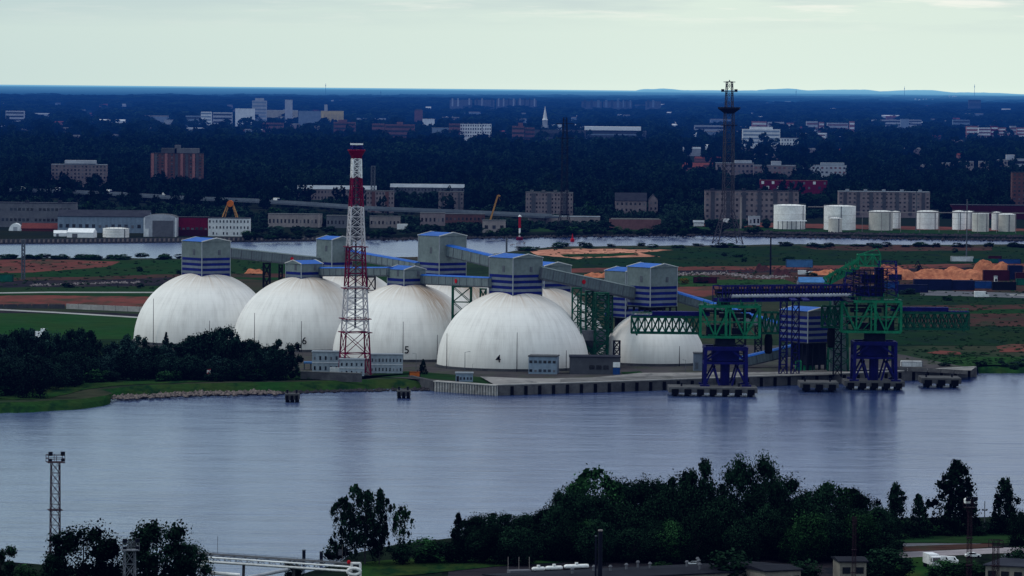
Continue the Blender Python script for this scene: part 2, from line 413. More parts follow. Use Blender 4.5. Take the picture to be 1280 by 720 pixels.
# ------------------------------------------------------------------ land and water
GZ = 3.0
def dense(pts, step, jit, closed=True):
    out = []; n = len(pts)
    for i in range(n if closed else n - 1):
        a, b = pts[i], pts[(i + 1) % n]
        k = max(1, int(math.hypot(b[0] - a[0], (b[1] - a[1]) * 4) / step))
        for j in range(k):
            u = j / k; q = (a[0] + (b[0] - a[0]) * u, a[1] + (b[1] - a[1]) * u)
            out.append((q[0] + R.uniform(-1, 1) * jit * 2.5, q[1] + R.uniform(-1, 1) * jit) if j else q)
    if not closed: out.append(pts[-1])
    return out
NPATCH = [0]
def patch(name, m, pts, label, z=None, jit=.35, step=9):
    NPATCH[0] += 1
    z = GZ + .006 + .0045 * NPATCH[0] if z is None else z
    b = MB(); q = [P(x, y, z) for x, y in (dense(pts, step, jit) if jit else pts)]
    if sum(q[i].x * q[(i + 1) % len(q)].y - q[(i + 1) % len(q)].x * q[i].y for i in range(len(q))) < 0: q.reverse()
    b.add(q, [tuple(range(len(q)))])
    return struct(name, b, m, label)
def strip(name, m, pts, w, label):                  # road of px height given along a polyline
    return patch(name, m, [(x, y - w / 2) for x, y in pts] + [(x, y + w / 2) for x, y in reversed(pts)], label, jit=0)

b = MB(); b.add([(-6000, 300, 0), (6000, 300, 0), (6000, 9000, 0), (-6000, 9000, 0)], [(0, 1, 2, 3)])
struct('water', b, 'water', 'slate blue river with small wind ripples')

# far land, reaching the horizon
far_shore = [(-200, 304), (0, 305), (230, 303), (320, 302), (400, 301), (520, 298), (600, 297.5), (650, 297), (720, 296), (830, 294.5), (900, 294.5), (1000, 296.5), (1100, 298.5), (1280, 301), (1500, 302)]
b = MB(); fs = [P(x, y, 0) for x, y in far_shore]
top = [Vector((v.x, v.y + 3, GZ)) for v in fs]
n = len(fs); far = [Vector((-60000, 110000, GZ)), Vector((60000, 110000, GZ)), ]
b.add([Vector((v.x, v.y, -1)) for v in fs] + top, [(i, i + 1, n + i + 1, n + i) for i in range(n - 1)])
rows = [top]
for Y in (4200, 6500, 11000, 22000, 48000, 112000):
    rows.append([Vector((v.x / v.y * Y * 1.6, Y, GZ)) for v in top])
for a, c in zip(rows, rows[1:]):
    b.add(a + c, [(i, i + 1, n + i + 1, n + i) for i in range(n - 1)])
struct('terrain', b, 'far_ground', 'dark wooded plain stretching to the horizon')

# island
shoreL = [(-80, 519), (0, 517), (40, 516), (100, 512), (128, 508), (137, 505), (122, 500), (150, 497), (185, 494), (220, 493), (300, 491), (350, 490.5), (385, 489.5), (430, 487.5), (480, 486.5), (520, 486), (540, 485)]
quay = [(544, 489), (622, 494.5), (700, 492), (836, 487.5), (960, 482.5), (1060, 479), (1150, 475), (1219, 471)]
shoreR = [(1224, 467), (1280, 467), (1400, 469)]
back = [(1400, 305), (1280, 305), (1160, 306), (1000, 305), (900, 306.5), (830, 307), (700, 308), (660, 311), (620, 317), (520, 321), (400, 323), (230, 323), (100, 322.5), (0, 322), (-80, 322)]
def toward(v, dz): return Vector((v.x, v.y + dz, GZ))
sl_ = [P(x, y, 0) for x, y in dense(shoreL, 9, .3, False)]; sr_ = [P(x, y, 0) for x, y in dense(shoreR, 9, .3, False)]
qy_ = [P(x, y, 0) for x, y in quay]; bk_ = [P(x, y, GZ) for x, y in dense(back, 9, .3, False)]
inner = [toward(v, 14) for v in sl_] + [toward(v, 4) for v in qy_] + [toward(v, 14) for v in sr_] + bk_
b = MB(); b.add(inner, [tuple(range(len(inner)))])
struct('island_ground', b, 'island_ground', 'green and brown open ground of the terminal island')
for nm, line, dy in (('river_bank', sl_, 14.02), ('river_bank', sr_, 14.02), ('river_bank', [v + Vector((0, 6, -GZ)) for v in bk_], -6.02)):
    b = MB(); k = len(line); mid = [Vector((v.x, v.y + dy * .45, GZ * .62)) for v in line]; tp = [Vector((v.x, v.y + dy, GZ + .01)) for v in line]
    lo = [Vector((v.x, v.y - .5 * (1 if dy > 0 else -1), -1)) for v in line]
    b.add(lo + mid + tp, [(r * k + i, r * k + i + 1, (r + 1) * k + i + 1, (r + 1) * k + i) for r in range(2) for i in range(k - 1)])
    struct(nm, b, 'shore_grass', 'grassy river bank sloping into the water')

# patches, left field (far to near)
patch('grass_field', 'grass', [(-60, 325), (230, 325), (330, 325), (420, 327), (520, 330), (520, 350), (330, 350), (240, 346), (-60, 346)], 'green meadow by the channel')
patch('bare_earth', 'bare_earth', [(-60, 326), (20, 324.5), (90, 325), (150, 327), (135, 333), (90, 337), (30, 341), (-60, 342)], 'red bare earth in the meadow')
patch('bare_earth', 'bare_earth_dark', [(-60, 348), (110, 346), (200, 343), (330, 342), (470, 343), (470, 347), (250, 346.5), (110, 350), (-60, 352)], 'long brown dirt track')
patch('rail_yard', 'rail_dark', [(-60, 352), (110, 350), (235, 346), (235, 358), (120, 361), (-60, 363)], 'dark strip of rubble and tracks')
patch('grass_field', 'grass', [(-60, 360), (235, 357), (235, 372), (-60, 372)], 'narrow green strip')
strip('path', 'road_pale', [(-60, 367), (60, 365.3), (210, 365.5)], 1.4, 'pale path across the meadow')
patch('bare_earth', 'bare_earth', [(-60, 371), (30, 369), (120, 370), (200, 371), (200, 384), (-60, 381)], 'reddish brown field strip')
patch('rail_yard', 'rail_dark', [(-60, 388), (60, 389), (190, 393), (190, 396), (60, 393), (-60, 391)], 'dark ditch')
patch('grass_field', 'grass_bright', [(-60, 391), (60, 392), (178, 396), (178, 425), (-60, 425)], 'bright green lawn')
strip('path', 'road_pale', [(-60, 384), (0, 387), (70, 390.5), (178, 397)], 1.6, 'white gravel road')
strip('path', 'road_pale', [(60, 425), (110, 424.5), (150, 425.5)], .9, 'thin pale path')
patch('grass_field', 'grass_dark', [(-60, 424), (178, 424), (300, 440), (420, 462), (420, 474), (150, 478), (-60, 484)], 'dark undergrowth beneath the trees')
# middle and right field
patch('grass_field', 'grass_dark', [(620, 319), (670, 313), (760, 310), (900, 309), (1000, 307.5), (1200, 308), (1400, 308), (1400, 336), (640, 336)], 'dark green rough grass')
patch('bare_earth', 'pink_sand', [(662, 314), (690, 311.5), (760, 311), (842, 312.5), (800, 316), (826, 321), (740, 322), (722, 324), (700, 321), (672, 319)], 'pale pink sand flat', jit=.5)
patch('grass_field', 'grass', [(700, 318), (790, 316), (800, 318), (745, 321.5), (706, 321)], 'green tuft strip on the sand')
patch('bare_earth', 'bare_earth_dark', [(1000, 308), (1120, 306.5), (1240, 308), (1240, 313), (1110, 314), (1020, 312)], 'brown heath patch')
patch('bare_earth', 'bare_earth', [(690, 336), (800, 334), (1000, 332), (1110, 331), (1400, 327), (1400, 331), (1110, 336), (860, 338), (700, 341)], 'long red dirt bank')
patch('rail_yard', 'rail_dark', [(850, 338), (1110, 336), (1400, 331), (1400, 336), (1110, 341), (850, 342)], 'dark track bed')
patch('yard', 'bare_earth_dark', [(850, 342), (1400, 336), (1400, 366), (850, 362)], 'stock yard ground')
patch('grass_field', 'grass_bright', [(845, 345), (880, 344), (900, 350), (980, 349), (1000, 356), (900, 358), (850, 358)], 'green scrub strip')
patch('bare_earth', 'bare_earth', [(840, 359), (900, 358), (905, 367), (880, 371), (846, 368)], 'red earth by the gallery')
patch('grass_field', 'grass_dark', [(1100, 364), (1160, 362), (1400, 374), (1400, 382), (1100, 384)], 'green bank below the yard')
strip('road', 'road', [(1150, 366), (1200, 367), (1280, 369.5), (1400, 373)], 6, 'grey yard road')
strip('path', 'road_pale', [(1262, 368.5), (1290, 369.2), (1400, 371)], 1.0, 'white kerb line')
patch('bare_earth', 'bare_earth_dark', [(1110, 382), (1400, 380), (1400, 386), (1290, 387), (1210, 391), (1110, 388)], 'brown field strip')
patch('grass_field', 'grass', [(1200, 388), (1400, 383), (1400, 392), (1210, 394)], 'green field strip')
patch('bare_earth', 'bare_earth_dark', [(1130, 396), (1210, 392), (1400, 392), (1400, 408), (1150, 408)], 'brown heath')
patch('grass_field', 'grass_dark', [(1100, 408), (1400, 408), (1400, 432), (1100, 432)], 'dark heath')
patch('bare_earth', 'bare_earth', [(1158, 441), (1175, 438), (1200, 440), (1202, 443), (1180, 443)], 'red debris patch')
patch('bare_earth', 'bare_earth', [(1245, 433), (1265, 430), (1400, 432), (1400, 440), (1250, 440)], 'red debris patch near the shore')
patch('grass_field', 'grass_bright', [(1165, 451), (1190, 446), (1290, 446), (1400, 447), (1400, 457), (1280, 456), (1226, 456), (1205, 458)], 'bright shore grass')
# terminal yard, apron
patch('yard', 'yard', [(168, 432), (330, 426), (480, 424), (700, 424), (880, 430), (1060, 434), (1110, 440), (1210, 459), (1060, 467), (836, 474), (622, 482), (545, 476), (470, 470), (300, 458)], 'worn asphalt around the domes', jit=.2)
patch('grass_field', 'grass', [(300, 475), (375, 474), (450, 474), (470, 466), (515, 464), (640, 475), (622, 481), (545, 474), (520, 471), (430, 472.5), (300, 475.5)], 'green lawn by the sheet pile wall')
patch('grass_field', 'grass', [(775, 465), (800, 464), (806, 467), (780, 468)], 'small grass patch')
patch('grass_field', 'shore_grass', [(-60, 482), (100, 479), (300, 471), (420, 470), (420, 472.8), (300, 475.5), (150, 481.5), (110, 486), (60, 498), (-60, 502)], 'lush bank grass')

# quay: concrete block wall with apron on top
def wall_pts(line, z): return [P(x, y, 0) + Vector((0, 0, z)) for x, y in line]
q = quay[1:]
apron_back = [(1214, 463), (1120, 459.5), (1050, 462), (960, 465), (880, 465.5), (800, 466), (740, 472), (660, 473), (600, 470.5), (622, 483)]
b = MB(); QZ = 3.9
front = [v + Vector((0, 0, QZ)) for v in [P(x, y, 0) for x, y in q]]
bk = [P(x, y, QZ) for x, y in apron_back]
b.add(front + bk, [tuple(range(len(front) + len(bk)))])
struct('quay_apron', b, 'apron', 'pale concrete quay apron')
patch('road', 'apron_grey', [(700, 473.5), (820, 470), (960, 467), (1050, 465), (1050, 468), (900, 472), (760, 477), (700, 479)], 'worn lane on the apron', z=QZ + .02, jit=.2)
tq = thing('quay_wall', 'long concrete quay wall hung with black rubber fenders', 'quay wall')
b = MB(); qv = [P(x, y, 0) for x, y in q]
for a, c in zip(qv, qv[1:]):
    o = Vector((0, 1.0, 0)); b.bar(a + o + Vector((0, 0, 1.4)), c + o + Vector((0, 0, 1.4)), 2, 4.9)
b.build('wall_face', 'quay_face', tq)
b = MB()
for a, c in zip(qv, qv[1:]):
    o = Vector((0, .9, 0)); b.bar(a + o + Vector((0, 0, QZ + .15)), c + o + Vector((0, 0, QZ + .15)), 1.6, .35)
b.build('coping', 'concrete_light', tq)
fm = MB().box(0, 0, 0, 1.25, .7, 3.4).mesh('fender', 'rubber')
for i in range(34):
    X = 640 + i * 17.3
    k = [j for j in range(len(q) - 1) if q[j][0] <= X < q[j + 1][0]]
    if not k: continue
    a, c = qv[k[0]], qv[k[0] + 1]; u = (X - q[k[0]][0]) / (q[k[0] + 1][0] - q[k[0]][0])
    put('fender', fm, tq, a.lerp(c, u) + Vector((0, -.5, .0)))
# corrugated steel sheet piling left of the quay
tsp = thing('sheet_pile_wall', 'pale corrugated sheet pile wall with rusty waterline left of the quay', 'retaining wall')
A, C = P(544, 489, 0), P(622, 494.5, 0); b = MB(); N = 46
dv = (C - A) / N; nrm = Vector((0, -1, 0))
for i in range(N):
    p0 = A + dv * i; off = nrm * (.35 if i % 2 else .9)
    b.bar(p0 + dv * .1 + off + Vector((0, 0, 1.6)), p0 + dv * .9 + off + Vector((0, 0, 1.6)), .5, 4.4)
b.bar(A + Vector((0, .3, 1.5)), C + Vector((0, .3, 1.5)), 1, 4.2)
b.build('sheet_piles', 'sheet_pile', tsp)
b = MB(); b.bar(A + Vector((0, .1, 3.9)), C + Vector((0, .1, 3.9)), 2.4, .4); b.build('capping_beam', 'concrete_light', tsp)
# short dark return wall
A2, B2_ = P(512, 482, 0), P(544, 489, 0)
b = MB(); b.bar(A2 + Vector((0, 6, 1.6)), B2_ + Vector((0, .5, 1.8)), 1.5, 4.2)
tag(b.build('return_wall', 'concrete_dark'), 'dark sloping return wall at the left end of the sheet piling', 'retaining wall')

# near bank
near = [(-120, 706), (0, 712), (40, 715), (100, 722), (200, 730), (330, 742), (420, 716), (440, 703), (500, 690), (560, 683), (620, 676), (700, 668), (900, 660), (1130, 657), (1280, 655), (1420, 654)]
b = MB(); nv = [P(x, y, 0) for x, y in dense(near, 12, .4, False)]; k = len(nv)
tp = [Vector((v.x, v.y - 5, 2.6)) for v in nv]
b.add([Vector((v.x, v.y + .5, -1)) for v in nv] + tp, [(i + 1, i, k + i, k + i + 1) for i in range(k - 1)])
b.add(tp + [Vector((300, 700, 2.6)), Vector((-300, 700, 2.6))], [tuple(range(k + 1, -1, -1))])
struct('river_bank', b, 'near_ground', 'dark near bank of the river')
NZ = 2.6
def npatch(name, m, pts, label, jit=.4):
    NPATCH[0] += 1
    return patch(name, m, pts, label, z=NZ + .0045 * (NPATCH[0] % 40) + .006, jit=jit)
npatch('grass_field', 'shore_grass', [(450, 703), (520, 697), (640, 692), (760, 690), (760, 700), (640, 706), (520, 718), (450, 722)], 'green grass below the birches')
npatch('grass_field', 'grass', [(1100, 668), (1280, 664), (1420, 662), (1420, 680), (1110, 678)], 'green verge by the near road')
npatch('yellow_verge', 'yellow_verge', [(1122, 673.5), (1180, 671), (1290, 668.5), (1290, 671.5), (1180, 675), (1122, 678)], 'yellow flowering verge')
npatch('road', 'road', [(1118, 679), (1180, 676), (1290, 672), (1290, 678), (1180, 681), (1130, 683)], 'grey back road', jit=0)
npatch('bare_earth', 'bare_earth_dark', [(1128, 683), (1240, 679), (1240, 684), (1150, 689), (1130, 689)], 'brown scrub strip')
npatch('road', 'road_pale_near', [(1124, 690), (1180, 688), (1250, 684.5), (1330, 683), (1330, 689), (1236, 692), (1124, 697.5)], 'pale near road', jit=0)
npatch('grass_field', 'shore_grass', [(1100, 698), (1160, 696), (1160, 735), (1100, 735)], 'green lawn by the truck')
npatch('yard', 'rail_dark', [(560, 712), (660, 704), (1000, 696), (1060, 696), (1060, 740), (560, 740)], 'dark rail yard ground')

# hills on the horizon
def ridge(name, Y, prof, label, lowz=0):
    b = MB(); pts = []
    for i in range(len(prof) - 1):
        (x0, y0), (x1, y1) = prof[i], prof[i + 1]; kk = max(2, int((x1 - x0) / 5))
        for j in range(kk):
            u = j / kk; w = u * u * (3 - 2 * u)
            pts.append(at(x0 + (x1 - x0) * u, y0 + (y1 - y0) * w + R.uniform(-.22, .22), Y))
    pts.append(at(*prof[-1], Y)); k = len(pts)
    lo = [Vector((p.x, p.y - Y * .08, lowz)) for p in pts]; hi = [Vector((p.x * 1.03, p.y * 1.03, p.z * .95)) for p in pts]
    b.add(lo + pts + hi, [(r * k + i, r * k + i + 1, (r + 1) * k + i + 1, (r + 1) * k + i) for r in range(2) for i in range(k - 1)])
    struct(name, b, 'hill_ground', label)
ridge('hills', 96000, [(-200, 107), (0, 106.8), (30, 107.5), (50, 106.5), (100, 108), (180, 108.5), (320, 110.8), (420, 111.5), (560, 113), (640, 113), (720, 113.5), (790, 114), (805, 111.4), (830, 110.8), (860, 112.8), (940, 113), (965, 111.5), (985, 110.5), (1010, 113), (1050, 112), (1080, 112), (1100, 114), (1140, 112.6), (1165, 112.6), (1190, 115.5), (1225, 115.5), (1240, 116), (1290, 118.4), (1500, 119)], 'pale blue hills on the horizon')
ridge('hills', 42000, [(-200, 116), (0, 117), (300, 118.5), (640, 119.5), (700, 119.2), (900, 121), (1000, 120.5), (1100, 122.5), (1280, 124), (1500, 126)], 'dark blue wooded ridge before the horizon')
# ------------------------------------------------------------------ lattice helpers
def lattice(b, z0, z1, a0, a1, n, leg, br, m=0, cx=0, cy=0, asp=1.0, ring=True):
    cs = ((-1, -1), (1, -1), (1, 1), (-1, 1))
    def pt(k, u): w = a0 + (a1 - a0) * u; return Vector((cx + cs[k][0] * w, cy + cs[k][1] * w * asp, z0 + (z1 - z0) * u))
    for k in range(4): b.bar(pt(k, 0), pt(k, 1), leg, m=m)
    for i in range(n):
        u, v = i / n, (i + 1) / n
        for k in range(4):
            b.bar(pt(k, u), pt((k + 1) % 4, v), br, m=m); b.bar(pt((k + 1) % 4, u), pt(k, v), br, m=m)
            if ring: b.bar(pt(k, v), pt((k + 1) % 4, v), br, m=m)
    return b
def truss(b, x0, x1, z0, z1, y0, y1, n, ch, br, m=0, kind='X'):   # box truss along x
    for y in (y0, y1):
        for z in (z0, z1): b.bar((x0, y, z), (x1, y, z), ch, m=m)
        for i in range(n):
            a, c = x0 + (x1 - x0) * i / n, x0 + (x1 - x0) * (i + 1) / n
            if kind in 'XV': b.bar((a, y, z0), (a, y, z1), br, m=m)
            if kind == 'X': b.bar((a, y, z0), (c, y, z1), br, m=m); b.bar((a, y, z1), (c, y, z0), br, m=m)
            elif kind == 'W': mid = (a + c) / 2; b.bar((a, y, z0), (mid, y, z1), br, m=m); b.bar((mid, y, z1), (c, y, z0), br, m=m)
            elif kind == 'V': b.bar((a, y, z0 if i % 2 else z1), (c, y, z1 if i % 2 else z0), br, m=m)
        b.bar((x1, y, z0), (x1, y, z1), br, m=m)
    for i in range(n + 1):
        a = x0 + (x1 - x0) * i / n
        for z in (z0, z1): b.bar((a, y0, z), (a, y1, z), br, m=m)
    return b

# ------------------------------------------------------------------ storage domes
RAD = 31.0
def dome(px, pyc, r, name_label, m, digit=None, ducts=(), digit_px=None):
    base = P(px, pyc, GZ + .4); Y = base.y
    t = thing('storage_dome', name_label, 'storage dome', base)
    h = r * .985
    prof = [(r + .5, -.4), (r + .5, .5), (r, .52)] ; prof2 = [(r, .5)]
    for i in range(1, 41):
        a = i / 40 * PI / 2; prof2.append((max(r * math.cos(a), .02), .5 + h * math.sin(a)))
    MB().lathe(prof2, 128).build('shell', m, t, smooth=True)
    MB().lathe([(r + .7, -1.5), (r + .7, .7), (r - .2, .75)], 96).build('base_ring', 'concrete_dark', t)
    s = Y / F
    def on(dx_px, z):                       # dome surface point facing the river, at a pixel offset and height
        x = dx_px * s; q = math.sqrt(max(0, 1 - ((z - .5) / h) ** 2)) * r
        x = max(-q * .98, min(q * .98, x)); return Vector((x, -math.sqrt(max(q * q - x * x, 0)), z))
    for dx, ztop in ducts:
        x = dx * s; y = -math.sqrt(max(r * r - x * x, 4)) - 1.2
        MB().cyl((x, y, -.4), (x, y, ztop), .17, .10, 8).build('lightning_rod', 'steel_dark', t)
    if digit:
        c = bpy.data.curves.new('number', 'FONT'); c.body = digit; c.size = 4.3; c.extrude = .02; c.align_x = 'CENTER'; c.align_y = 'CENTER'
        c.offset = .035
        c.materials.append(M['rubber'])
        tmp = bpy.data.objects.new('number', c); COL.objects.link(tmp); bpy.context.view_layer.update(); me = bpy.data.meshes.new_from_object(tmp); bpy.data.objects.remove(tmp)
        o = put('number', me, t)
        p = on(*digit_px); nrm = Vector((p.x * .25, p.y, p.z * .5)).normalized()
        zax = nrm; xax = Vector((0, 0, 1)).cross(zax).normalized(); yax = zax.cross(xax)
        o.matrix_local = Matrix.Translation(p + nrm * .6) @ Matrix((xax, yax, zax)).transposed().to_4x4()
    return base
dA = dome(255, 427, RAD, 'white storage dome at the far left of the row, behind the riverside trees', 'dome', ducts=((-58, 20), (13, 11)))
d6 = dome(380, 434, RAD, 'white storage dome marked with a black 6', 'dome_rust_soft', '6', ((-58, 16), (1, 13)), (4.5, 4.4))
d5 = dome(508, 446, RAD, 'white storage dome marked with a black 5, rust streaks down its right side', 'dome_rust_right', '5', ((-2, 16.5), (40, 11)), (2.6, 4.6))
d4 = dome(641, 457.5, RAD, 'white storage dome marked with a black 4, nearest of the row', 'dome', '4', ((-82, 14), (5, 15.5), (66, 8)), (-18, 4.6))
dE = dome(817, 453, 21.4, 'smaller white storage dome behind the green ship loader boom', 'dome_rust_left', ducts=((30, 8),))
dB1 = dome(430, 422, RAD, 'white dome mostly hidden behind domes 6 and 5', 'dome_rust_soft')
dB2 = dome(562, 435, RAD, 'rust streaked dome peeping out between domes 5 and 4', 'dome_rust_right')
dB3 = dome(668, 446, RAD, 'dome half hidden behind the right side of dome 4', 'dome_rust_soft')

# ------------------------------------------------------------------ head houses
def head_house(px, pyt, pyb, Y, s, label, bands, ridge_y=True, rz=math.radians(39), door=True, grp='striped head houses of the dome terminal', legs=3.0, wm='siding'):
    base = at(px, pyb, Y); z1 = at(px, pyt, Y).z; h = z1 - base.z
    t = thing('head_house', label, 'head house', base, rz, grp)
    e = h - 1.5
    MB().box(0, 0, 0, s, s, e).build('wall', wm, t)
    for i in range(bands):
        bw = s + .12; z = .35 + i * 2.32
        MB().box(0, 0, z, bw, bw, 1.15).build('stripe', 'band_blue', t)
        if i < bands - 1: MB().box(0, 0, z + 1.2, s + .06, s + .06, 1.05).build('pale_stripe', 'siding_light', t)
    b = MB(); hs = s / 2 + .3; poly = [(-hs, e + .02), (hs, e + .02), (0, e + 1.5)]
    (b.prism(poly, -hs, hs) if ridge_y else b.prism_x(poly, -hs, hs)); 
    g = MB(); gp = [(-hs + .35, e), (hs - .35, e), (0, e + 1.28)]
    (g.prism(gp, -hs - .05, hs + .05) if ridge_y else g.prism_x(gp, -hs - .05, hs + .05)); g.build('gable', 'siding', t)
    b.build('roof', 'roof_blue', t)
    for yy in (-hs, hs):
        tr = MB()
        for sg in (-1, 1):
            p, q = (sg * hs, yy, e + .05), (0, yy, e + 1.6)
            if not ridge_y: p, q = (p[1], p[0], p[2]), (q[1], q[0], q[2])
            tr.bar(p, q, .35)
        tr.build('verge_trim', 'trim_white', t)
    for cx, cy in ((-1, -1), (1, -1), (-1, 1)): MB().bar((cx * s / 2, cy * s / 2, 0), (cx * s / 2, cy * s / 2, e), .3).build('corner_trim', 'roof_light', t)
    if door:
        MB().box(-s / 2 - .04, -1.5, e * .62, .1, 1.5, 2.6).build('window', 'steel_grey', t)
        MB().box(1.8, -s / 2 - .04, e * .62, 1.4, .1, 2.2).build('window', 'steel_grey', t)
    b = MB(); k = max(2, int(s / 3))
    for i in range(k + 1):
        for sg in (-1, 1):
            u = -s / 2 + s * i / k
            b.bar((u, sg * s / 2 * .96, -legs), (u, sg * s / 2 * .96, 0), .45); b.bar((sg * s / 2 * .96, u, -legs), (sg * s / 2 * .96, u, 0), .45)
    b.box(0, 0, -legs * .8, s * .55, s * .55, legs * .8); b.box(0, 0, -.45, s, s, .43)
    b.build('support_frame', 'steel_dark', t)
    return t
head_house(257.5, 297, 345.5, dA.y, 15.2, 'tall striped blue roofed head house on the far left dome', 4)
head_house(380, 325, 350.5, d6.y, 11.3, 'low head house with two blue stripes on dome 6', 2, False)
head_house(508, 332, 359, d5.y, 11.4, 'low head house with two blue stripes on dome 5', 2)
head_house(644.5, 317, 368.5, d4.y, 15.3, 'tall striped blue roofed head house on dome 4', 4)
head_house(815, 329, 382.5, dE.y, 14.6, 'tall striped head house on the small right dome', 4, legs=2.0)
head_house(418, 295, 338, dB1.y, 11.5, 'tall narrow head house behind the red and white tower', 2, legs=3)
head_house(552.5, 290, 352, dB2.y, 14.8, 'tallest head house in the back row, above a rust streaked dome', 4, legs=4)
head_house(683, 327, 372, dB3.y, 14.5, 'head house partly hidden behind that of dome 4', 4)
Y4b = P(785, 447).y
tb = head_house(784, 334, 396, Y4b, 13.5, 'blue roofed house behind the small right dome', 4, legs=at(784, 396, Y4b).z - GZ)

# ------------------------------------------------------------------ conveyor galleries
def gallery(p, q, w, h, label, blue=True, dot=None):
    p, q = Vector(p), Vector(q); d = q - p; L = d.length
    t = thing('conveyor_gallery', label, 'conveyor gallery', p, 0, 'enclosed conveyor galleries between the head houses')
    x = d.normalized(); y = Vector((0, 0, 1)).cross(x).normalized(); zz = x.cross(y)
    t.matrix_world = Matrix.Translation(p) @ Matrix((x, y, zz)).transposed().to_4x4()
    MB().box(L / 2, 0, 0, L, w, h).build('wall', 'gallery', t)
    MB().prism_x([(-w / 2 - .15, h + .01), (w / 2 + .15, h + .01), (w / 2 - .8, h + .55), (-w / 2 + .8, h + .55)], 0, L).build('roof', 'roof_blue' if blue else 'siding', t)
    b = MB(); n = max(2, int(L / 6))
    for i in range(n + 1): b.box(min(L - .2, L * i / n + .1), 0, -.3, .3, w + .3, h + .25)
    b.box(L / 2, 0, -.5, L, w * .9, .48)
    b.build('frame', 'steel_grey', t)
    if dot is not None:
        MB().cyl((L * dot, -w / 2 - .05, h * .5), (L * dot, -w / 2 - .25, h * .5), .95, n=16).build('round_sign', 'red_bright', t)
    return t
def G(a, Ya, c, Yc, w, h, label, **k): return gallery(at(*a, Ya), at(*c, Yc), w, h, label, **k)
G((285, 321), dA.y, (399, 333), dB1.y, 3.6, 3.7, 'grey gallery from the far left head house to the back row', blue=False, dot=.66)
G((434, 322), dB1.y, (524, 338), dB2.y, 3.6, 3.2, 'blue roofed gallery sloping down in the back row')
G((401, 344), d6.y, (488, 344), d5.y, 3.4, 3.0, 'level gallery between the houses of domes 6 and 5')
G((527, 354), d5.y, (615, 358), d4.y, 3.4, 3.3, 'level gallery between the houses of domes 5 and 4', dot=.55)
G((560, 319), dB2.y - 6, (672, 346), dB3.y, 4.2, 4.2, 'steep blue roofed gallery from the tallest head house')
G((672, 347), d4.y - 2, (802, 375), dE.y + 2, 4.0, 4.2, 'long grey gallery sloping down to the small right dome', blue=False, dot=.40)
G((708, 352), dB3.y, (770, 383), Y4b, 3.6, 3.4, 'short gallery under the long grey one', blue=False)
ttY = P(1011, 463).y
G((843, 374), dE.y + 3, (990, 418), ttY + 6, 4.0, 3.0, 'blue roofed gallery leading right from the small dome')
gA, gB = P(925, 460, GZ), P(1001, 459, GZ)
gallery(gA + Vector((0, 0, .6)), gB + Vector((0, 0, 6.2)), 4.5, 3.4, 'blue roofed ramp gallery on the apron')

# trestles in green lattice
def trestle(px, pyt, Y, wpx, label, m='steel_green', n=4, dpt=.6):
    top = at(px, pyt, Y); s = Y / F; t = thing('conveyor_trestle', label, 'trestle', (top.x, top.y, GZ), R.uniform(-.2, .2))
    b = MB(); a = wpx * s / 2; hgt = top.z - GZ
    lattice(b, 0, hgt - .55, a, a, n, .5, .28, asp=dpt)
    b.build('lattice', m, t)
    MB().box(0, 0, hgt - .53, 2 * a + .6, 2 * a * dpt + .6, .4).build('cap', m, t)
trestle(333.5, 328, (dA.y + dB1.y) / 2, 8, 'narrow dark trestle behind dome 6', 'steel_dark', 6)
trestle(351, 330, (dA.y + dB1.y) / 2 + 8, 4, 'thin dark trestle pole beside dome 6', 'steel_dark', 8)
trestle(464, 345, d5.y + 20, 10, 'dark trestle behind the red and white tower', 'steel_dark', 6)
trestle(577.5, 357, (d5.y + d4.y) / 2, 23, 'wide green trestle between domes 5 and 4', n=5)
trestle(604, 360, d4.y + 30, 7, 'thin green trestle behind dome 4', n=6)
trestle(721, 359, d4.y - 4, 11, 'green trestle right of dome 4', n=7)
trestle(752, 365, d4.y + 8, 16, 'dense green trestle tower between dome 4 and the small dome', n=9)
trestle(737, 363, d4.y + 22, 9, 'green trestle behind the dense one', n=8)
trestle(744, 367, d4.y + 32, 40, 'broad dark green stair tower in the gap right of dome 4', n=8)
trestle(771, 425, P(771, 462).y, 7.5, 'small white fronted lattice tower before the small dome', 'steel_dark', 4)
trestle(925, 398, P(925, 452).y, 14, 'dark trestle right of the small dome', 'steel_dark', 5)
trestle(948, 404, P(948, 450).y, 8, 'thin dark trestle under the right gallery', 'steel_dark', 6)
# hopper bin in the gap
tb = thing('hopper', 'dark funnel hopper in the gap right of dome 4', 'hopper', P(742, 455))
MB().lathe([(.8, 4), (6.2, 10), (6.2, 14), (.1, 14.5)], 20).build('bin', 'steel_grey', tb)
b = MB(); lattice(b, 0, 9.9, 5.6, 5.6, 1, .5, .3, ring=False); b.build('frame', 'steel_green', tb)

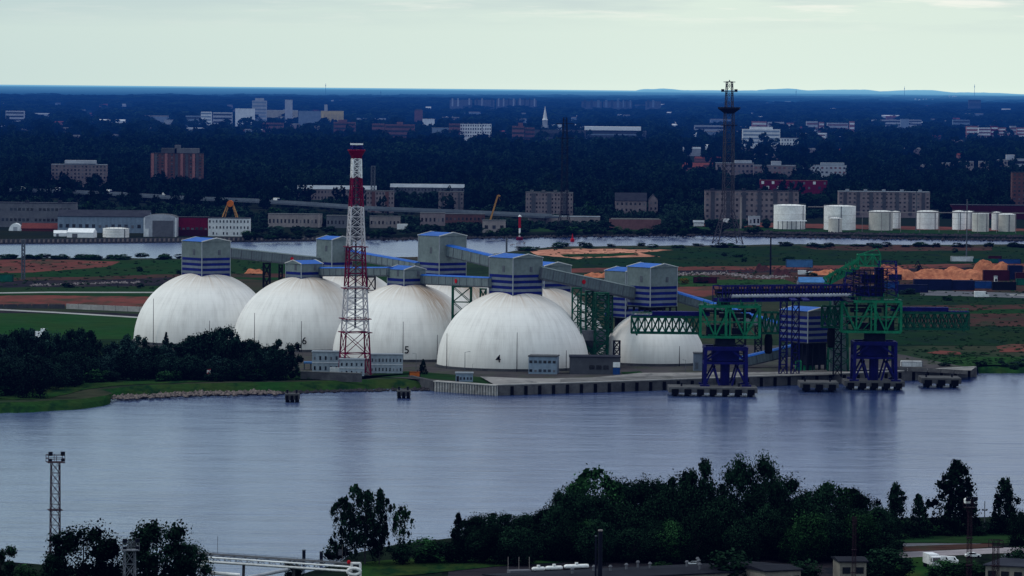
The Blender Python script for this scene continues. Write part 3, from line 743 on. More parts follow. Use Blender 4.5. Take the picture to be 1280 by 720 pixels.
# ------------------------------------------------------------------ red and white radar tower
p0 = P(443.5, 468); s = p0.y / F
t = thing('radar_tower', 'tall red and white lattice tower with a radar bar on top', 'lattice tower', p0, math.radians(14))
def hz_(py): return (468 - py) * s
prof = [(468, 19.0), (415, 16.2), (370, 13.6), (308, 10.8), (258, 8.4), (222, 6.2), (198, 5.6)]
def wid(py):
    for (a, wa), (c, wc) in zip(prof, prof[1:]):
        if a >= py >= c: return (wa + (wc - wa) * (a - py) / (a - c)) * s * .90
    return prof[-1][1] * s * .9
secs = [(468, 415, 'red_paint', 2), (415, 358, 'tower_white_shaded', 4), (358, 308, 'red_paint', 3), (308, 258, 'tower_white_shaded', 4), (258, 222, 'red_paint', 3), (222, 198, 'white_paint', 3), (198, 188, 'red_paint', 1)]
for a, c, m, n in secs:
    b = MB(); lattice(b, hz_(a), hz_(c), wid(a), wid(c), n, .5, .25)
    for k in range(n):
        u = a + (c - a) * (k + 1) / n; w = wid(u)
        for sg in (-1, 1):
            b.bar((-w, 0, hz_(u)), (0, sg * w, hz_(u)), .25); b.bar((w, 0, hz_(u)), (0, sg * w, hz_(u)), .25)
    b.build('lattice_section', m, t)
for py in (415, 398, 360, 308):                       # walkway rings
    w = wid(py) + .8; b = MB()
    for sg in (-1, 1): b.bar((-w, sg * w, hz_(py)), (w, sg * w, hz_(py)), .9, .3); b.bar((sg * w, -w, hz_(py)), (sg * w, w, hz_(py)), .9, .3)
    b.build('walkway', 'red_paint' if py != 360 else 'red_paint', t)
b = MB(); b.cyl((0, 0, hz_(410)), (0, 0, hz_(200)), .4, n=8); b.build('cable_shaft', 'steel_grey', t)
b = MB(); b.lathe([(5.4 * s, hz_(198)), (10.8 * s, hz_(188.5)), (11.4 * s, hz_(188)), (11.4 * s, hz_(186.5)), (.1, hz_(186.4))], 16); b.build('crown', 'red_paint', t)
b = MB(); lattice(b, hz_(186.4), hz_(182), 7 * s, 5.5 * s, 1, .4, .25); b.build('radar_mount', 'steel_navy', t)
rb = thing('rotating_radar', 'white radar antenna bar on top of the tower', 'radar'); rb.parent = None
rb.location = p0 + Vector((0, 0, hz_(182)))
MB().box(0, 0, 1.0 * s + .1, 16 * s, .9, 1.9 * s).build('antenna_bar', 'white_paint', rb)
MB().cyl((0, 0, 0), (0, 0, 1.3 * s), .6, n=10).build('pedestal', 'steel_grey', rb)

# ------------------------------------------------------------------ transfer tower by the loaders
hh = head_house(1011, 383, 427, ttY, 16.5, 'striped transfer tower standing on legs beside the ship loaders', 5, wm='wall_darkgrey', legs=at(1011, 427, ttY).z - GZ - .02)
st = P(1047, 466); s = st.y / F
t = thing('stair_tower', 'tapering grey green stair tower right of the striped transfer tower', 'stair tower', st)
hT = at(1047, 372, st.y).z - GZ
b = MB(); lattice(b, 0, hT, 4.2, 3.2, 6, .5, .3); b.build('lattice', 'steel_green', t)
b = MB()
for z, m_, w0 in ((1, 0, 6.6), (hT * .33, 0, 5.8), (hT * .66, 0, 5.2)): b.box(0, 0, z, w0, w0, hT * .30)
b.build('cladding', 'siding', t)
tg = thing('green_tank', 'bright green tank on the quay under the transfer tower', 'tank', P(1006, 463))
MB().lathe([(4, 0), (4, 3.6), (3.4, 4.3), (.1, 4.6)], 20).build('drum', 'steel_green_bright', tg)
MB().cyl((0, 0, 4.55), (0, 0, 5.6), .5).build('vent', 'trim_white', tg)

# ------------------------------------------------------------------ ship loaders
def loader(px, pyb, label, side):
    base = P(px, pyb, 3.5); s = base.y / F
    t = thing('ship_loader', label, 'ship loader', base, 0)
    X = lambda v: v * s * side
    def bx(b, x0, x1, z0, z1, y0, y1, m=0): return b.box(X((x0 + x1) / 2), (y0 + y1) / 2, z0 * s, abs(x1 - x0) * s, y1 - y0, (z1 - z0) * s, m=m)
    D = 6.5
    def tr(b, x0, x1, z0, z1, *a, **k): return truss(b, min(X(x0), X(x1)), max(X(x0), X(x1)), z0 * s, z1 * s, *a, **k)
    # portal: four legs, one mesh each
    for sx_ in (-1, 1):
        for sy_ in (-1, 1):
            b = MB(); x = sx_ * 26
            b.bar((X(x), sy_ * D, 2 * s), (X(x * .97), sy_ * D, 48 * s), 1.25)
            b.box(X(x), sy_ * D, 0, 3.6, 2.2, 2 * s)
            b.bar((X(x * .98), sy_ * D, 3 * s), (X(x * .52), sy_ * D, 26 * s), .7); b.bar((X(x * .30), sy_ * D, 1 * s), (X(x * .62), sy_ * D, 30 * s), .7)
            b.build('leg', 'steel_navy', t)
    b = MB()
    for sy_ in (-1, 1):
        for z, w in ((47, 1.5), (29, .9)): b.bar((X(-26), sy_ * D, z * s), (X(26), sy_ * D, z * s), w)
        b.bar((X(-26), sy_ * D, 31 * s), (X(-6), sy_ * D, 46 * s), .7); b.bar((X(26), sy_ * D, 31 * s), (X(6), sy_ * D, 46 * s), .7)
    for sx_ in (-1, 1):
        for z in (47, 29): b.bar((X(sx_ * 26), -D, z * s), (X(sx_ * 26), D, z * s), 1.1)
        b.bar((X(sx_ * 26), -D, 29 * s), (X(sx_ * 26), D, 46 * s), .6); b.bar((X(sx_ * 26), D, 4 * s), (X(sx_ * 26), -D, 28 * s), .6)
    b.build('portal_frame', 'steel_navy', t)
    b = MB(); b.cyl((0, 0, 0), (0, 0, 30 * s), 1.9, 1.9, 10); b.cyl((0, 0, 30 * s), (0, 0, 49 * s), 2.4, 4.2, 12); bx(b, -17, 17, 31, 46, -4, 4)
    b.build('centre_column', 'steel_navy', t)
    b = MB(); b.lathe([(4.6, 48.5 * s), (4.6, 51 * s), (3.4, 51.2 * s), (3.4, 60 * s), (5, 60.5 * s)], 20); bx(b, -13, 12, 51, 60, -3.5, 3.5); b.build('slewing_ring', 'steel_dark', t)
    # green superstructure
    b = MB(); tr(b, -32, 42, 61, 99, -4.6, 4.6, 4, .95, .62, kind='V')
    for x in (-32, 0, 42): b.bar((X(x), -4.6, 61 * s), (X(x), -4.6, 99 * s), 1.0)
    b.bar((X(-32), -4.6, 80 * s), (X(42), -4.6, 80 * s), .5)
    # stairs, pipes and cable trays crowding the truss
    for k in range(34):
        x, z, y = R.uniform(-30, 40), R.uniform(62, 97), R.choice((-4.9, -4.2, 4.4, 0)); dx, dz = R.choice(((9, 0), (0, 9), (7, 8), (-7, 8), (5, 0)))
        b.bar((X(x), y, z * s), (X(max(-32, min(42, x + dx))), y, min(99, z + dz) * s), R.uniform(.18, .4))
    for x in (-28, -10, 18, 36): b.bar((X(x), -4.4, 101 * s), (X(x), -4.4, (104 + R.uniform(1, 6)) * s), .3); b.box(X(x + 2), -3, 101 * s, 3 * s, 2.4, R.uniform(2, 4) * s)
    b.build('body_truss', 'steel_green_bright', t)
    b = MB(); bx(b, -24, 4, 63, 76, -3.6, 3.6); bx(b, -8, 30, 85, 90, -3.4, 3.4); bx(b, 8, 22, 64, 72, -3, 3); bx(b, -30, 40, 92, 94, -3.8, 3.8)
    for k in range(9): x = R.uniform(-28, 36); z = R.uniform(63, 92); bx(b, x, x + R.uniform(2, 5), z, z + R.uniform(2, 6), -2.5, 2.5)
    b.build('machinery', 'steel_dark', t)
    b = MB(); bx(b, -34, 44, 99.5, 101, -5, 5)
    for x in range(-34, 45, 6): b.bar((X(x), -5, 101 * s), (X(x), -5, 105 * s), .18)
    b.bar((X(-34), -5, 105 * s), (X(44), -5, 105 * s), .2); b.build('railing_deck', 'steel_green', t)
    # boom
    b = MB(); tr(b, -118, -32, 65, 85, -2.6, 2.6, 10, .75, .42, kind='X')
    b.bar((X(-118), -2.6, 85 * s), (X(-111), -2.6, 62 * s), .6); b.bar((X(-118), 2.6, 85 * s), (X(-111), 2.6, 62 * s), .6)
    b.build('boom', 'steel_green', t)
    b = MB(); bx(b, -92, -20, 87, 92, -2.2, 2.2); bx(b, -118, -90, 85.5, 87.5, -2.2, 2.2); b.build('boom_conveyor', 'steel_navy', t)
    b = MB()
    for x in range(-116, -92, 5): b.bar((X(x), -2.6, 87 * s), (X(x), -2.6, 91 * s), .15)
    b.bar((X(-117), -2.6, 91 * s), (X(-92), -2.6, 91 * s), .18); b.build('boom_railing', 'steel_green_bright', t)
    # counter boom
    b = MB(); tr(b, 42, 66, 66, 92, -2.8, 2.8, 3, .6, .4, kind='X'); b.build('counter_boom', 'steel_green', t)
    b = MB(); b.lathe([(.9, 40 * s), (1.5, 42 * s), (1.6, 58 * s), (1.2, 64 * s), (.4, 66 * s)], 12, (X(54), 0, 0)); b.build('loading_spout', 'rubber', t)
    return base, s
LA = loader(906, 481.5, 'green ship loader with its boom reaching left across the small dome', 1)
LB = loader(1092, 475, 'green ship loader on the right with its boom reaching right', -1)
# upper drive house and inclined truss on the right loader
base, s = LB
t = thing('drive_tower', 'dark navy drive structure with inclined green truss above the right loader', 'drive tower', base + Vector((0, 0, 105 * s)))
b = MB(); b.box(-6 * s, 0, 0, 34 * s, 7, 13 * s); b.box(-6 * s, 0, 17 * s, 22 * s, 6, 10 * s); b.box(5 * s, 0, 12 * s, 11 * s, 6, 24 * s)
b.build('drive_house', 'steel_navy', t)
b = MB()
for i in range(7):
    x = (-28 + i * 7) * s; b.bar((x, -4.7, 0), (x, -4.7, 34 * s), .35); b.bar((-28 * s, -4.7, i * 5.5 * s), (14 * s, -4.7, i * 5.5 * s), .3)
b.build('platforms', 'steel_dark', t)
b = MB(); lattice(b, 0, 30 * s, 5, 4, 4, .4, .22, cx=-24 * s); lattice(b, 0, 44 * s, 4, 3.4, 5, .4, .22, cx=15 * s)
for i in range(26):
    x0_, z0_ = R.uniform(-30, 16) * s, R.uniform(2, 36) * s; b.box(x0_, R.uniform(-5, -3), z0_, R.uniform(1, 5) * s * .6, 1.5, R.uniform(1, 4) * s * .6)
b.build('stair_lattice', 'steel_navy', t)
b = MB(); pts = [(-64, 11), (-22, 38)]
for y in (-3, 3):
    for dz in (0, 11): b.bar((-64 * s, y, (11 + dz) * s), (-20 * s, y, (36 + dz) * s), .55)
    for i in range(8):
        u, v = i / 8, (i + 1) / 8
        b.bar((( -64 + 44 * u) * s, y, (11 + 25 * u) * s), ((-64 + 44 * v) * s, y, (22 + 25 * v) * s), .35); b.bar((( -64 + 44 * u) * s, y, (22 + 25 * u) * s), ((-64 + 44 * v) * s, y, (11 + 25 * v) * s), .35)
for k in range(16):
    u = R.random(); b.bar(((-64 + 44 * u) * s, -3.2, (11 + 25 * u) * s), ((-64 + 44 * u + R.uniform(-3, 6)) * s, -3.2, (24 + 25 * u + R.uniform(0, 5)) * s), .25)
b.build('inclined_truss', 'steel_green_bright', t)
b = MB(); truss(b, -22 * s, 6 * s, 38 * s, 52 * s, -3.4, 3.4, 3, .5, .35, kind='V'); b.bar((-22 * s, -3.4, 52 * s), (2 * s, -3.4, 60 * s), .4); b.bar((6 * s, -3.4, 52 * s), (2 * s, -3.4, 60 * s), .4)
b.build('top_frame', 'steel_green_bright', t)
# conveyor bridge between the loaders
Ya = LA[0].y; Yb = LB[0].y
p, q = at(897, 376.5, Ya), at(1064, 374.5, Yb)
d = q - p; L = d.length; x = d.normalized(); y = Vector((0, 0, 1)).cross(x).normalized()
t = thing('conveyor_bridge', 'navy lattice conveyor bridge with a pale pipe between the two loaders', 'conveyor bridge')
t.matrix_world = Matrix.Translation(p) @ Matrix((x, y, x.cross(y))).transposed().to_4x4()
s = Ya / F
b = MB(); truss(b, 0, L, 0, 19 * s, -3, 3, 22, .5, .28, kind='V')
for i in range(45): b.bar((L * i / 44, -3.1, 8 * s), (L * i / 44, -3.1, 20 * s), .22)
b.build('lattice', 'steel_navy', t)
MB().box(L / 2, 0, .2, L, 5, 3.4 * s).box(L / 2, 0, 10.5 * s, L, 4.6, 1.2 * s).build('deck', 'steel_navy', t)
MB().box(L / 2, 1.2, 8 * s, L, 1.6, 7 * s).build('belt_housing', 'steel_dark', t)
MB().cyl((14 * s, -2.6, 6.5 * s), (L - 8 * s, -2.6, 6.5 * s), .75, n=12).build('pipe', 'pipe_light', t)
b = MB(); b.cyl((9 * s, 0, -4.8 * s), (9 * s, 0, 0), 2.6, n=12); b.build('pivot', 'steel_dark', t)
for fx in (.49, .58, .9):
    pp = p.lerp(q, fx); Yq = 1782; pp = Vector((pp.x * Yq / pp.y, Yq, pp.z + 1.5))
    tt = thing('bridge_support', {.49: 'leftmost dark lattice leg under the conveyor bridge', .58: 'second dark lattice leg under the conveyor bridge', .9: 'rightmost dark lattice leg under the conveyor bridge'}[fx], 'support', (pp.x, pp.y, GZ))
    b = MB(); lattice(b, 0, pp.z - GZ - .8, 1.6, 1.3, 7, .4, .22); b.box(0, -33, pp.z - GZ - .75, 2.4, 68, .5); b.build('lattice_leg', 'steel_navy' if fx < .7 else 'steel_dark', tt)

# ------------------------------------------------------------------ mooring dolphins
def dolphin(x0, x1, yb, hpx, label, posts=True):
    a, c = P(x0, yb, 0), P(x1, yb, 0); w = c.x - a.x; s = a.y / F
    t = thing('mooring_dolphin', label, 'mooring dolphin', ((a.x + c.x) / 2, a.y, 0), 0, 'concrete mooring dolphins standing in the river')
    h = hpx * s if w < 20 else 3.5; dp = min(w, 17)
    zc = .42 if w > 8 else .3; MB().box(0, dp / 2, h * zc, w, dp, h * (1 - zc)).build('concrete_cap', 'quay_face', t)
    k = max(3, int(w / 4.4)); pm = MB().cyl((0, 0, -1), (0, 0, h * .63), .7, n=8).mesh('pile', 'rubber')
    for i in range(k):
        for yy in (.8, dp - .8): put('pile', pm, t, (-w / 2 + w * (i + .5) / k, yy, 0))
    fmesh = MB().box(0, 0, 0, w / k * .55, .8, h * .62).mesh('fender', 'rubber')
    for i in range(k): put('fender', fmesh, t, (-w / 2 + w * (i + .5) / k, -.45, h * .2))
    if posts:
        b = MB()
        for u in (-.35, .3): b.cyl((w * u, dp * .4, h), (w * u, dp * .4, h + 1.1), .35, n=8); b.cyl((w * u, dp * .4, h + 1.1), (w * u, dp * .4, h + 1.3), .55, n=8)
        b.build('bollard', 'steel_dark', t) if False else None
        for u in (-.35, .3): MB().cyl((w * u, dp * .4, h), (w * u, dp * .4, h + 1.1), .35, n=8).cyl((w * u, dp * .4, h + 1.1), (w * u, dp * .4, h + 1.3), .55, n=8).build('bollard', 'steel_dark', t)
    return t
dolphin(836, 946, 495.5, 12, 'long concrete dolphin in front of the left ship loader')
dolphin(1000, 1048, 490, 12, 'blocky dolphin between the two ship loaders')
dolphin(1056, 1130, 487.5, 11, 'concrete dolphin in front of the right ship loader')
dolphin(1152, 1201, 484.5, 12, 'dolphin right of the ship loaders')
dolphin(356, 374, 503, 11, 'small dark dolphin in the river left of the radar tower')
dolphin(496, 513, 498, 10, 'small dark dolphin in the river right of the radar tower')
# ------------------------------------------------------------------ buildings
EXCL = []         # photo areas that stay clear of forest crowns: x0, x1, top, visible bottom, base row
NAMEWIN = {}
def win_mesh(w, h, m):
    k = (round(w, 2), round(h, 2), m)
    if k not in NAMEWIN: NAMEWIN[k] = MB().box(0, 0, 0, w, .12, h).mesh('window', m)
    return NAMEWIN[k]
def bld(name, label, x0, x1, yt, yv, hide=None, depth=13, wall='wall_grey', roof='roof_grey', rz=0, floors=0, cols=0, win='glass_dark', kind='flat', rh=0, group=None, cat='building', bands=0, wsize=(.5, .5), piers=0, pier_m='wall_darkgrey', z=None, stair=0, roof_units=0, skip=0, blocks=()):
    xc = (x0 + x1) / 2; z = GZ if z is None else z
    Y0 = P(xc, yv, z).y
    if hide is None: hide = 9.0 * F / Y0
    yb = yv + hide; base = P(xc, yb, z); s = base.y / F
    EXCL.append((x0, x1, yt, yv, yb))
    w = (x1 - x0) * s; h = (yb - yt) * s - (rh if kind != 'flat' else 0); vh = (yv - yt) * s
    t = thing(name, label, cat, base, rz, group)
    w /= max(.6, math.cos(rz))
    b = MB(); b.box(0, depth / 2, -1, w, depth, h + 1)
    if kind == 'gableY': b.prism([(-w / 2, h), (w / 2, h), (0, h + rh - .2)], 0, depth)
    if kind == 'gable': b.prism_x([(0, h), (depth, h), (depth / 2, h + rh - .2)], -w / 2, w / 2)
    b.build('wall', wall, t)
    if kind == 'flat':
        b = MB(); b.box(0, depth / 2, h + .01, w + .5, depth + .5, .45)
        for i in range(roof_units): b.box(-w / 2 + w * (i + .5) / roof_units, depth * .5, h + .47, min(3, w * .12), 3, 1.7)
        b.build('roof', roof, t)
    elif kind == 'gable':
        MB().prism_x([(-.6, h - .3), (-.6, h), (depth / 2, h + rh), (depth + .6, h), (depth + .6, h - .3), (depth / 2, h + rh - .35)], -w / 2 - .4, w / 2 + .4).build('roof', roof, t)
    elif kind == 'gableY':
        MB().prism([(-w / 2 - .5, h - .2), (0, h + rh - .1), (w / 2 + .5, h - .2), (w / 2 + .5, h + .2), (0, h + rh + .3), (-w / 2 - .5, h + .2)], -.4, depth + .4).build('roof', roof, t)
    elif kind == 'arch':
        pts = [(-w / 2 * math.cos(i / 14 * PI), h + rh * math.sin(i / 14 * PI)) for i in range(15)]
        MB().prism(pts[::-1], 0.02, depth).build('roof', roof, t)
        MB().prism(pts[::-1], -.15, 0.0).build('gable', wall, t)
    for (u0, u1, dz, m) in blocks:                       # rooftop or facade volumes: fractions of the width, height above (m), material
        MB().box((u0 + u1) / 2 * w - w / 2, depth / 2, h + .47, (u1 - u0) * w, depth * .8, dz * s).build('roof_block', m, t)
    fl0 = h - vh
    if bands:
        for i in range(bands):
            zz = fl0 + vh * (i + .3) / bands
            MB().box(0, -.08, zz, w * .96, .16, vh / bands * .42).build('window_band', win, t)
    if floors and cols:
        ww, wh = w / cols * wsize[0], vh / floors * wsize[1]; wm = win_mesh(ww, wh, win); wm2 = win_mesh(ww, wh, 'glass_blue'); wm3 = win_mesh(ww * .8, wh * .8, 'wall_grey')
        for i in range(floors):
            for j in range(cols):
                if skip and (i * 7 + j * 3) % skip == 0: continue
                put('window', R.choice((wm, wm, wm, wm2, wm2, wm3)), t, (-w / 2 + w * (j + .5) / cols, -.07, fl0 + vh * (i + .28) / floors))
    for i in range(piers):                                # darker stairwell or balcony columns
        MB().box(-w / 2 + w * (i + .5) / piers, -.35, fl0 - 2, w / piers * .26, .7, vh + 1.5).build('balcony_column', pier_m, t)
    return t, s, w, h, base
CITY = 'buildings of the distant city'
# --- waterfront on the left
bld('factory', 'long flat grey factory at the far left edge of the waterfront', -30, 94, 254, 280, 4, 20, 'wall_grey', 'roof_slate', floors=2, cols=24, wsize=(.62, .26), roof_units=3)
bld('warehouse', 'long pale blue warehouse with grey roof on the far bank', 72, 186, 263, 283, 8, 30, 'wall_bluegrey', 'roof_slate', kind='gable', rh=4.5, floors=1, cols=14, wsize=(.5, .22))
t, s, w, h, _ = bld('boat_hall', 'grey arched hall with a big closed door on the far bank', 180, 220, 268, 296, 0, 24, 'wall_palegrey', 'roof_grey', kind='arch', rh=2.6)
MB().box(2.2, -.2, 0, w * .66, .3, h * .86).build('door', 'wall_grey', t)
MB().box(-w * .42, -.2, 0, w * .13, .3, h * .42).build('side_door', 'wall_white', t)
[MB().box(-w / 2 + .2 + i * (w - .4), -.25, 0, .9, .5, h).build('corner_frame', 'wall_white', t) for i in (0, 1)]
t, s, w, h, _ = bld('shed', 'crimson shed between the arched hall and the white office', 221, 260, 272, 295, 0, 16, 'wall_crimson', 'roof_dark', floors=1, cols=7, wsize=(.7, .2))
MB().box(0, -.3, 0, w * .96, .5, h * .34).build('dark_base', 'container_maroon', t)
bld('office_building', 'white three storey office with rows of small windows on the far bank', 260, 312, 273, 295.5, 0, 14, 'wall_white', 'roof_slate', floors=3, cols=12, wsize=(.38, .42), skip=9)
t = thing('a_frame_crane', 'orange A frame crane rising behind the white office', 'crane', P(287.5, 291)); s = P(287.5, 291).y / F
b = MB()
for sg in (-1, 1):
    b.bar((sg * 17 * s, 0, 0), (sg * 3.4 * s, 0, 36 * s), .9); b.bar((sg * 12.5 * s, 5, 0), (sg * 2.0 * s, 3, 36 * s), .8)
    b.bar((-7 * s, 0, 25 * s), (7 * s, 0, 25 * s), .5)
b.build('legs', 'crane_yellow', t)
MB().box(0, 1.5, 33 * s, 7 * s, 3, 3 * s).cyl((0, -2, 36.5 * s), (0, 4, 36.5 * s), 2.5, n=12).build('winch_head', 'orange_paint', t)
t, s, w, h, _ = bld('arched_hangar', 'rust red barrel roofed hangar with white front by the far quay', 27, 77, 279, 289, 0, 12, 'roof_redbrown', 'roof_redbrown', kind='gable', rh=4)
t2 = thing('shelter', 'white half round shelter front beside the rust red hangar', 'shelter', P(19, 288.6)); s = P(19, 288.6).y / F
MB().prism([(-8 * s * math.cos(i / 10 * PI), 9.5 * s * math.sin(i / 10 * PI)) for i in range(11)][::-1], 0, 9).build('canopy', 'tent_white', t2)
MB().box(0, -.1, 0, 5 * s, .2, 5 * s).build('door', 'wall_palegrey', t2)
def tent(x0, x1, yt, yb, label, m='tent_white', dep=10):
    base = P((x0 + x1) / 2, yb); s = base.y / F; w = (x1 - x0) * s; h = (yb - yt) * s
    t = thing('storage_tent', label, 'tent', base, R.uniform(-.3, .3)); EXCL.append((x0, x1, yt, yb, yb))
    MB().box(0, dep / 2, 0, w, dep, h * .55).build('wall', m, t)
    MB().prism_x([(-.2, h * .55), (dep / 2, h), (dep + .2, h * .55)], -w / 2 - .1, w / 2 + .1).build('roof', 'tent_white', t)
    MB().box(-w * .2, -.08, 0, w * .2, .1, h * .42).build('door', 'wall_grey', t)
tent(83, 117, 285.5, 297, 'larger white tent left of the round white tank'); tent(67, 83, 288, 295.5, 'small white tent beside the larger tent'); tent(14, 28, 267, 279, 'white tent roof between trees at the far left'); tent(-4, 5, 266, 280, 'white tent cut by the left edge')
def tank(x0, x1, yt, yb, label, m='tank_white', name='storage_tank', grp=None):
    base = P((x0 + x1) / 2, yb); s = base.y / F; r = (x1 - x0) / 2 * s; h = (yb - yt) * s; base.y += r
    t = thing(name, label, 'tank', base, R.uniform(0, 1), grp); EXCL.append((x0, x1, yt, yb, yb))
    MB().lathe([(r, 0), (r, h)], 40).build('shell', m, t, smooth=True)
    MB().lathe([(r + .12, h - .3), (r + .12, h), (r * .5, h + .6), (.1, h + .9)], 40).build('roof', 'tank_white', t)
    b = MB()
    for i in range(18):
        a = i / 18 * 2 * PI; b.bar((r * math.cos(a), r * math.sin(a), h), (r * math.cos(a), r * math.sin(a), h + 1.1), .12)
    b.lathe([(r + .06, h + 1), (r + .06, h + 1.15)], 40); b.build('railing', 'steel_grey', t)
    b = MB(); b.box(0, -r - .15, 0, .6, .25, h); b.build('ladder', 'steel_grey', t)
    b = MB()
    for k in (.3, .62): b.lathe([(r + .05, h * k), (r + .12, h * k + .1), (r + .05, h * k + .2)], 40)
    b.build('hoop', 'tank_cream', t)
tank(127, 160, 286, 297, 'low round white tank among the tents on the left'); 
TG = 'white storage tanks on the far bank'
for a in ((968, 1008, 257, 287, 'large white tank at the left of the tank row'), (1031, 1071, 258, 288, 'second large white tank from the left'), (1087, 1117, 264.5, 288.5, 'cream tank in front of the block of flats', 'tank_cream'), (1113, 1126, 265, 286, 'narrow white tank behind the cream tank'), (1146, 1174, 264.5, 287, 'white tank right of the thin pole'), (1191, 1207, 264.5, 287.5, 'white tank left of the two cream tanks on the right'), (1205, 1218, 265, 287, 'white tank squeezed behind the first cream tank'), (1216, 1237, 267, 290, 'first cream tank of the right pair', 'tank_cream'), (1240, 1252, 266, 288, 'white tank between the two cream tanks'), (1249, 1270, 268, 290, 'second cream tank of the right pair', 'tank_cream')):
    tank(*a[:5], *(a[5:] or ('tank_white',)), grp=TG)
tank(1036, 1053, 273, 290.5, 'small squat white tank before the second large tank', 'tank_cream', grp=TG)
# rails / catwalk linking the tanks
t = thing('pipe_rack', 'thin pipe rack linking the tops of the tanks', 'pipe rack'); b = MB()
pa, pb = at(1010, 258.5, 3560), at(1030, 258.5, 3560); b.bar(pa, pb, .7)
pa, pb = at(1070, 265, 3580), at(1290, 266.5, 3580); b.bar(pa, pb, .7)
for x in range(1078, 1290, 24): v = at(x, 266, 3580); b.bar((v.x, v.y, GZ), v, .35)
b.build('pipes', 'wall_beige', t)
t = thing('canopy', 'white roofed open canopy before the first large tank', 'canopy', P(990, 287.5)); s = P(990, 287).y / F
MB().box(0, 3, 11 * s, 37 * s, 6, .5).build('roof', 'tent_white', t)
b = MB(); [b.bar((-17 * s + i * 5.6 * s, y, 0), (-17 * s + i * 5.6 * s, y, 11 * s), .3) for i in range(7) for y in (0, 6)]; b.build('posts', 'steel_grey', t)

# far quay stone edge
t = thing('far_quay', 'dark stone quay edge along the left far bank', 'quay wall'); b = MB()
pts = [P(x, y, 0) for x, y in ((-60, 304), (0, 305), (230, 303.2), (320, 302.2), (400, 301.2), (480, 299.5))]
for a, c in zip(pts, pts[1:]): b.bar(a + Vector((0, -.2, 1.2)), c + Vector((0, -.2, 1.2)), 2.5, 4.6)
b.build('wall_face', 'concrete_dark', t)
fmesh = MB().box(0, 0, 0, 1.6, .9, 2.6).mesh('block', 'rock')
for i in range(90):
    x = -50 + i * 5.8
    if x > 475: break
    u = [k for k in range(5) if (-60, 0, 230, 320, 400, 480)[k] <= x < (-60, 0, 230, 320, 400, 480)[k + 1]][0]
    xs = (-60, 0, 230, 320, 400, 480); put('stone_block', fmesh, t, pts[u].lerp(pts[u + 1], (x - xs[u]) / (xs[u + 1] - xs[u])) + Vector((0, -2.0, .7)))

# --- viaduct
t = thing('viaduct', 'long grey road viaduct running across behind the waterfront', 'viaduct')
vp = [P(x, y, 9.0) for x, y, Yv in ((-40, 238, 4560), (60, 239.5, 4560), (150, 243.5, 4500), (230, 248.5, 4450), (320, 252, 4400), (400, 257, 4350), (470, 262, 4300), (560, 265.5, 4280), (640, 269, 4260), (690, 271.5, 4260))]
b = MB(); w_ = MB(); pr = MB()
for i, (a, c) in enumerate(zip(vp, vp[1:])):
    b.bar(a, c, 15, 1.6); o = Vector((0, -7.4, 1.7)); w_.bar(a + o, c + o, .3, 1.8); w_.bar(a - Vector((0, -7.4, -1.7)), c - Vector((0, -7.4, -1.7)), .3, 1.6)
    for k in range(3):
        v = a.lerp(c, (k + .5) / 3); pr.bar((v.x, v.y, GZ - 1), (v.x, v.y, v.z - .8), 1.8)
    EXCL.append((a_ := (640 + a.x / a.y * F), 640 + c.x / c.y * F, 236 + i * 3.7, 246 + i * 3.6, 247 + i * 3.6))
b.build('deck', 'viaduct_deck', t); w_.build('parapet', 'viaduct_wall', t); pr.build('pier', 'concrete_dark', t)

# --- mid blocks behind the waterfront
bld('apartment_block', 'pale flats with pink balconies in the woods at the left', 64, 133, 206, 224, None, 14, 'wall_pinkish', 'roof_light', floors=4, cols=15, wsize=(.45, .5), blocks=((.24, .80, 5, 'wall_palegrey'), (.22, .82, .9, 'roof_light')))
t, s, w, h, base = bld('apartment_tower', 'tall red brick apartment tower in the dark woods at the left', 188, 253, 192, 224, None, 18, 'wall_brown', 'roof_dark', floors=9, cols=11, wsize=(.45, .55), piers=5, blocks=((.2, .5, 6, 'wall_darkgrey'), (.46, .56, 10, 'wall_grey'), (.56, .92, 6, 'wall_grey')))
for u in (-.46, -.2, .1, .33):
    MB().box(u * w, -.5, h - 34 * s, w * .05, .6, 34 * s).build('brick_pier', 'wall_pink', t)
bld('long_house', 'long pale two storey house under the woods left of the radar tower', 372, 470, 232, 246, 4, 13, 'wall_pinkish', 'roof_light', floors=2, cols=24, wsize=(.4, .4), kind='gable', rh=3.5)
bld('long_house', 'long low white roofed house right of the radar tower', 488, 580, 230, 241, 4, 13, 'wall_grey', 'roof_light', floors=2, cols=22, wsize=(.4, .4), kind='gable', rh=3.5)
bld('apartment_block', 'grey three storey flats just right of the radar tower', 458, 492, 239, 262, 4, 12, 'wall_pinkish', 'roof_grey', floors=4, cols=9, wsize=(.45, .45), piers=2, pier_m='wall_brown')
bld('apartment_block', 'grey flats with two bays behind the yellow crane', 548, 579, 240, 262, 4, 12, 'wall_pinkish', 'roof_grey', floors=4, cols=8, wsize=(.45, .45), piers=3)
bld('apartment_block', 'four storey grey flats above the red and white beacon', 657, 716, 241, 267, 4, 13, 'wall_pinkish', 'roof_grey', floors=5, cols=15, wsize=(.45, .45), piers=3, roof_units=4)
bld('gabled_house', 'large gabled house with steep slate roof in the trees', 769, 808, 241, 264, 4, 12, 'wall_pinkish', 'roof_slate', kind='gable', rh=7, floors=3, cols=7, wsize=(.4, .4))
bld('gabled_house', 'narrow gable end beside the large slate roofed house', 811, 822, 243, 264, 4, 12, 'wall_pinkish', 'roof_slate', kind='gableY', rh=5, floors=3, cols=2, wsize=(.4, .4))
bld('apartment_block', 'long grey flats behind the big lattice pylon', 881, 998, 239, 274, 2, 13, 'wall_pinkish', 'roof_slate', floors=5, cols=19, wsize=(.45, .42), piers=6, roof_units=6)
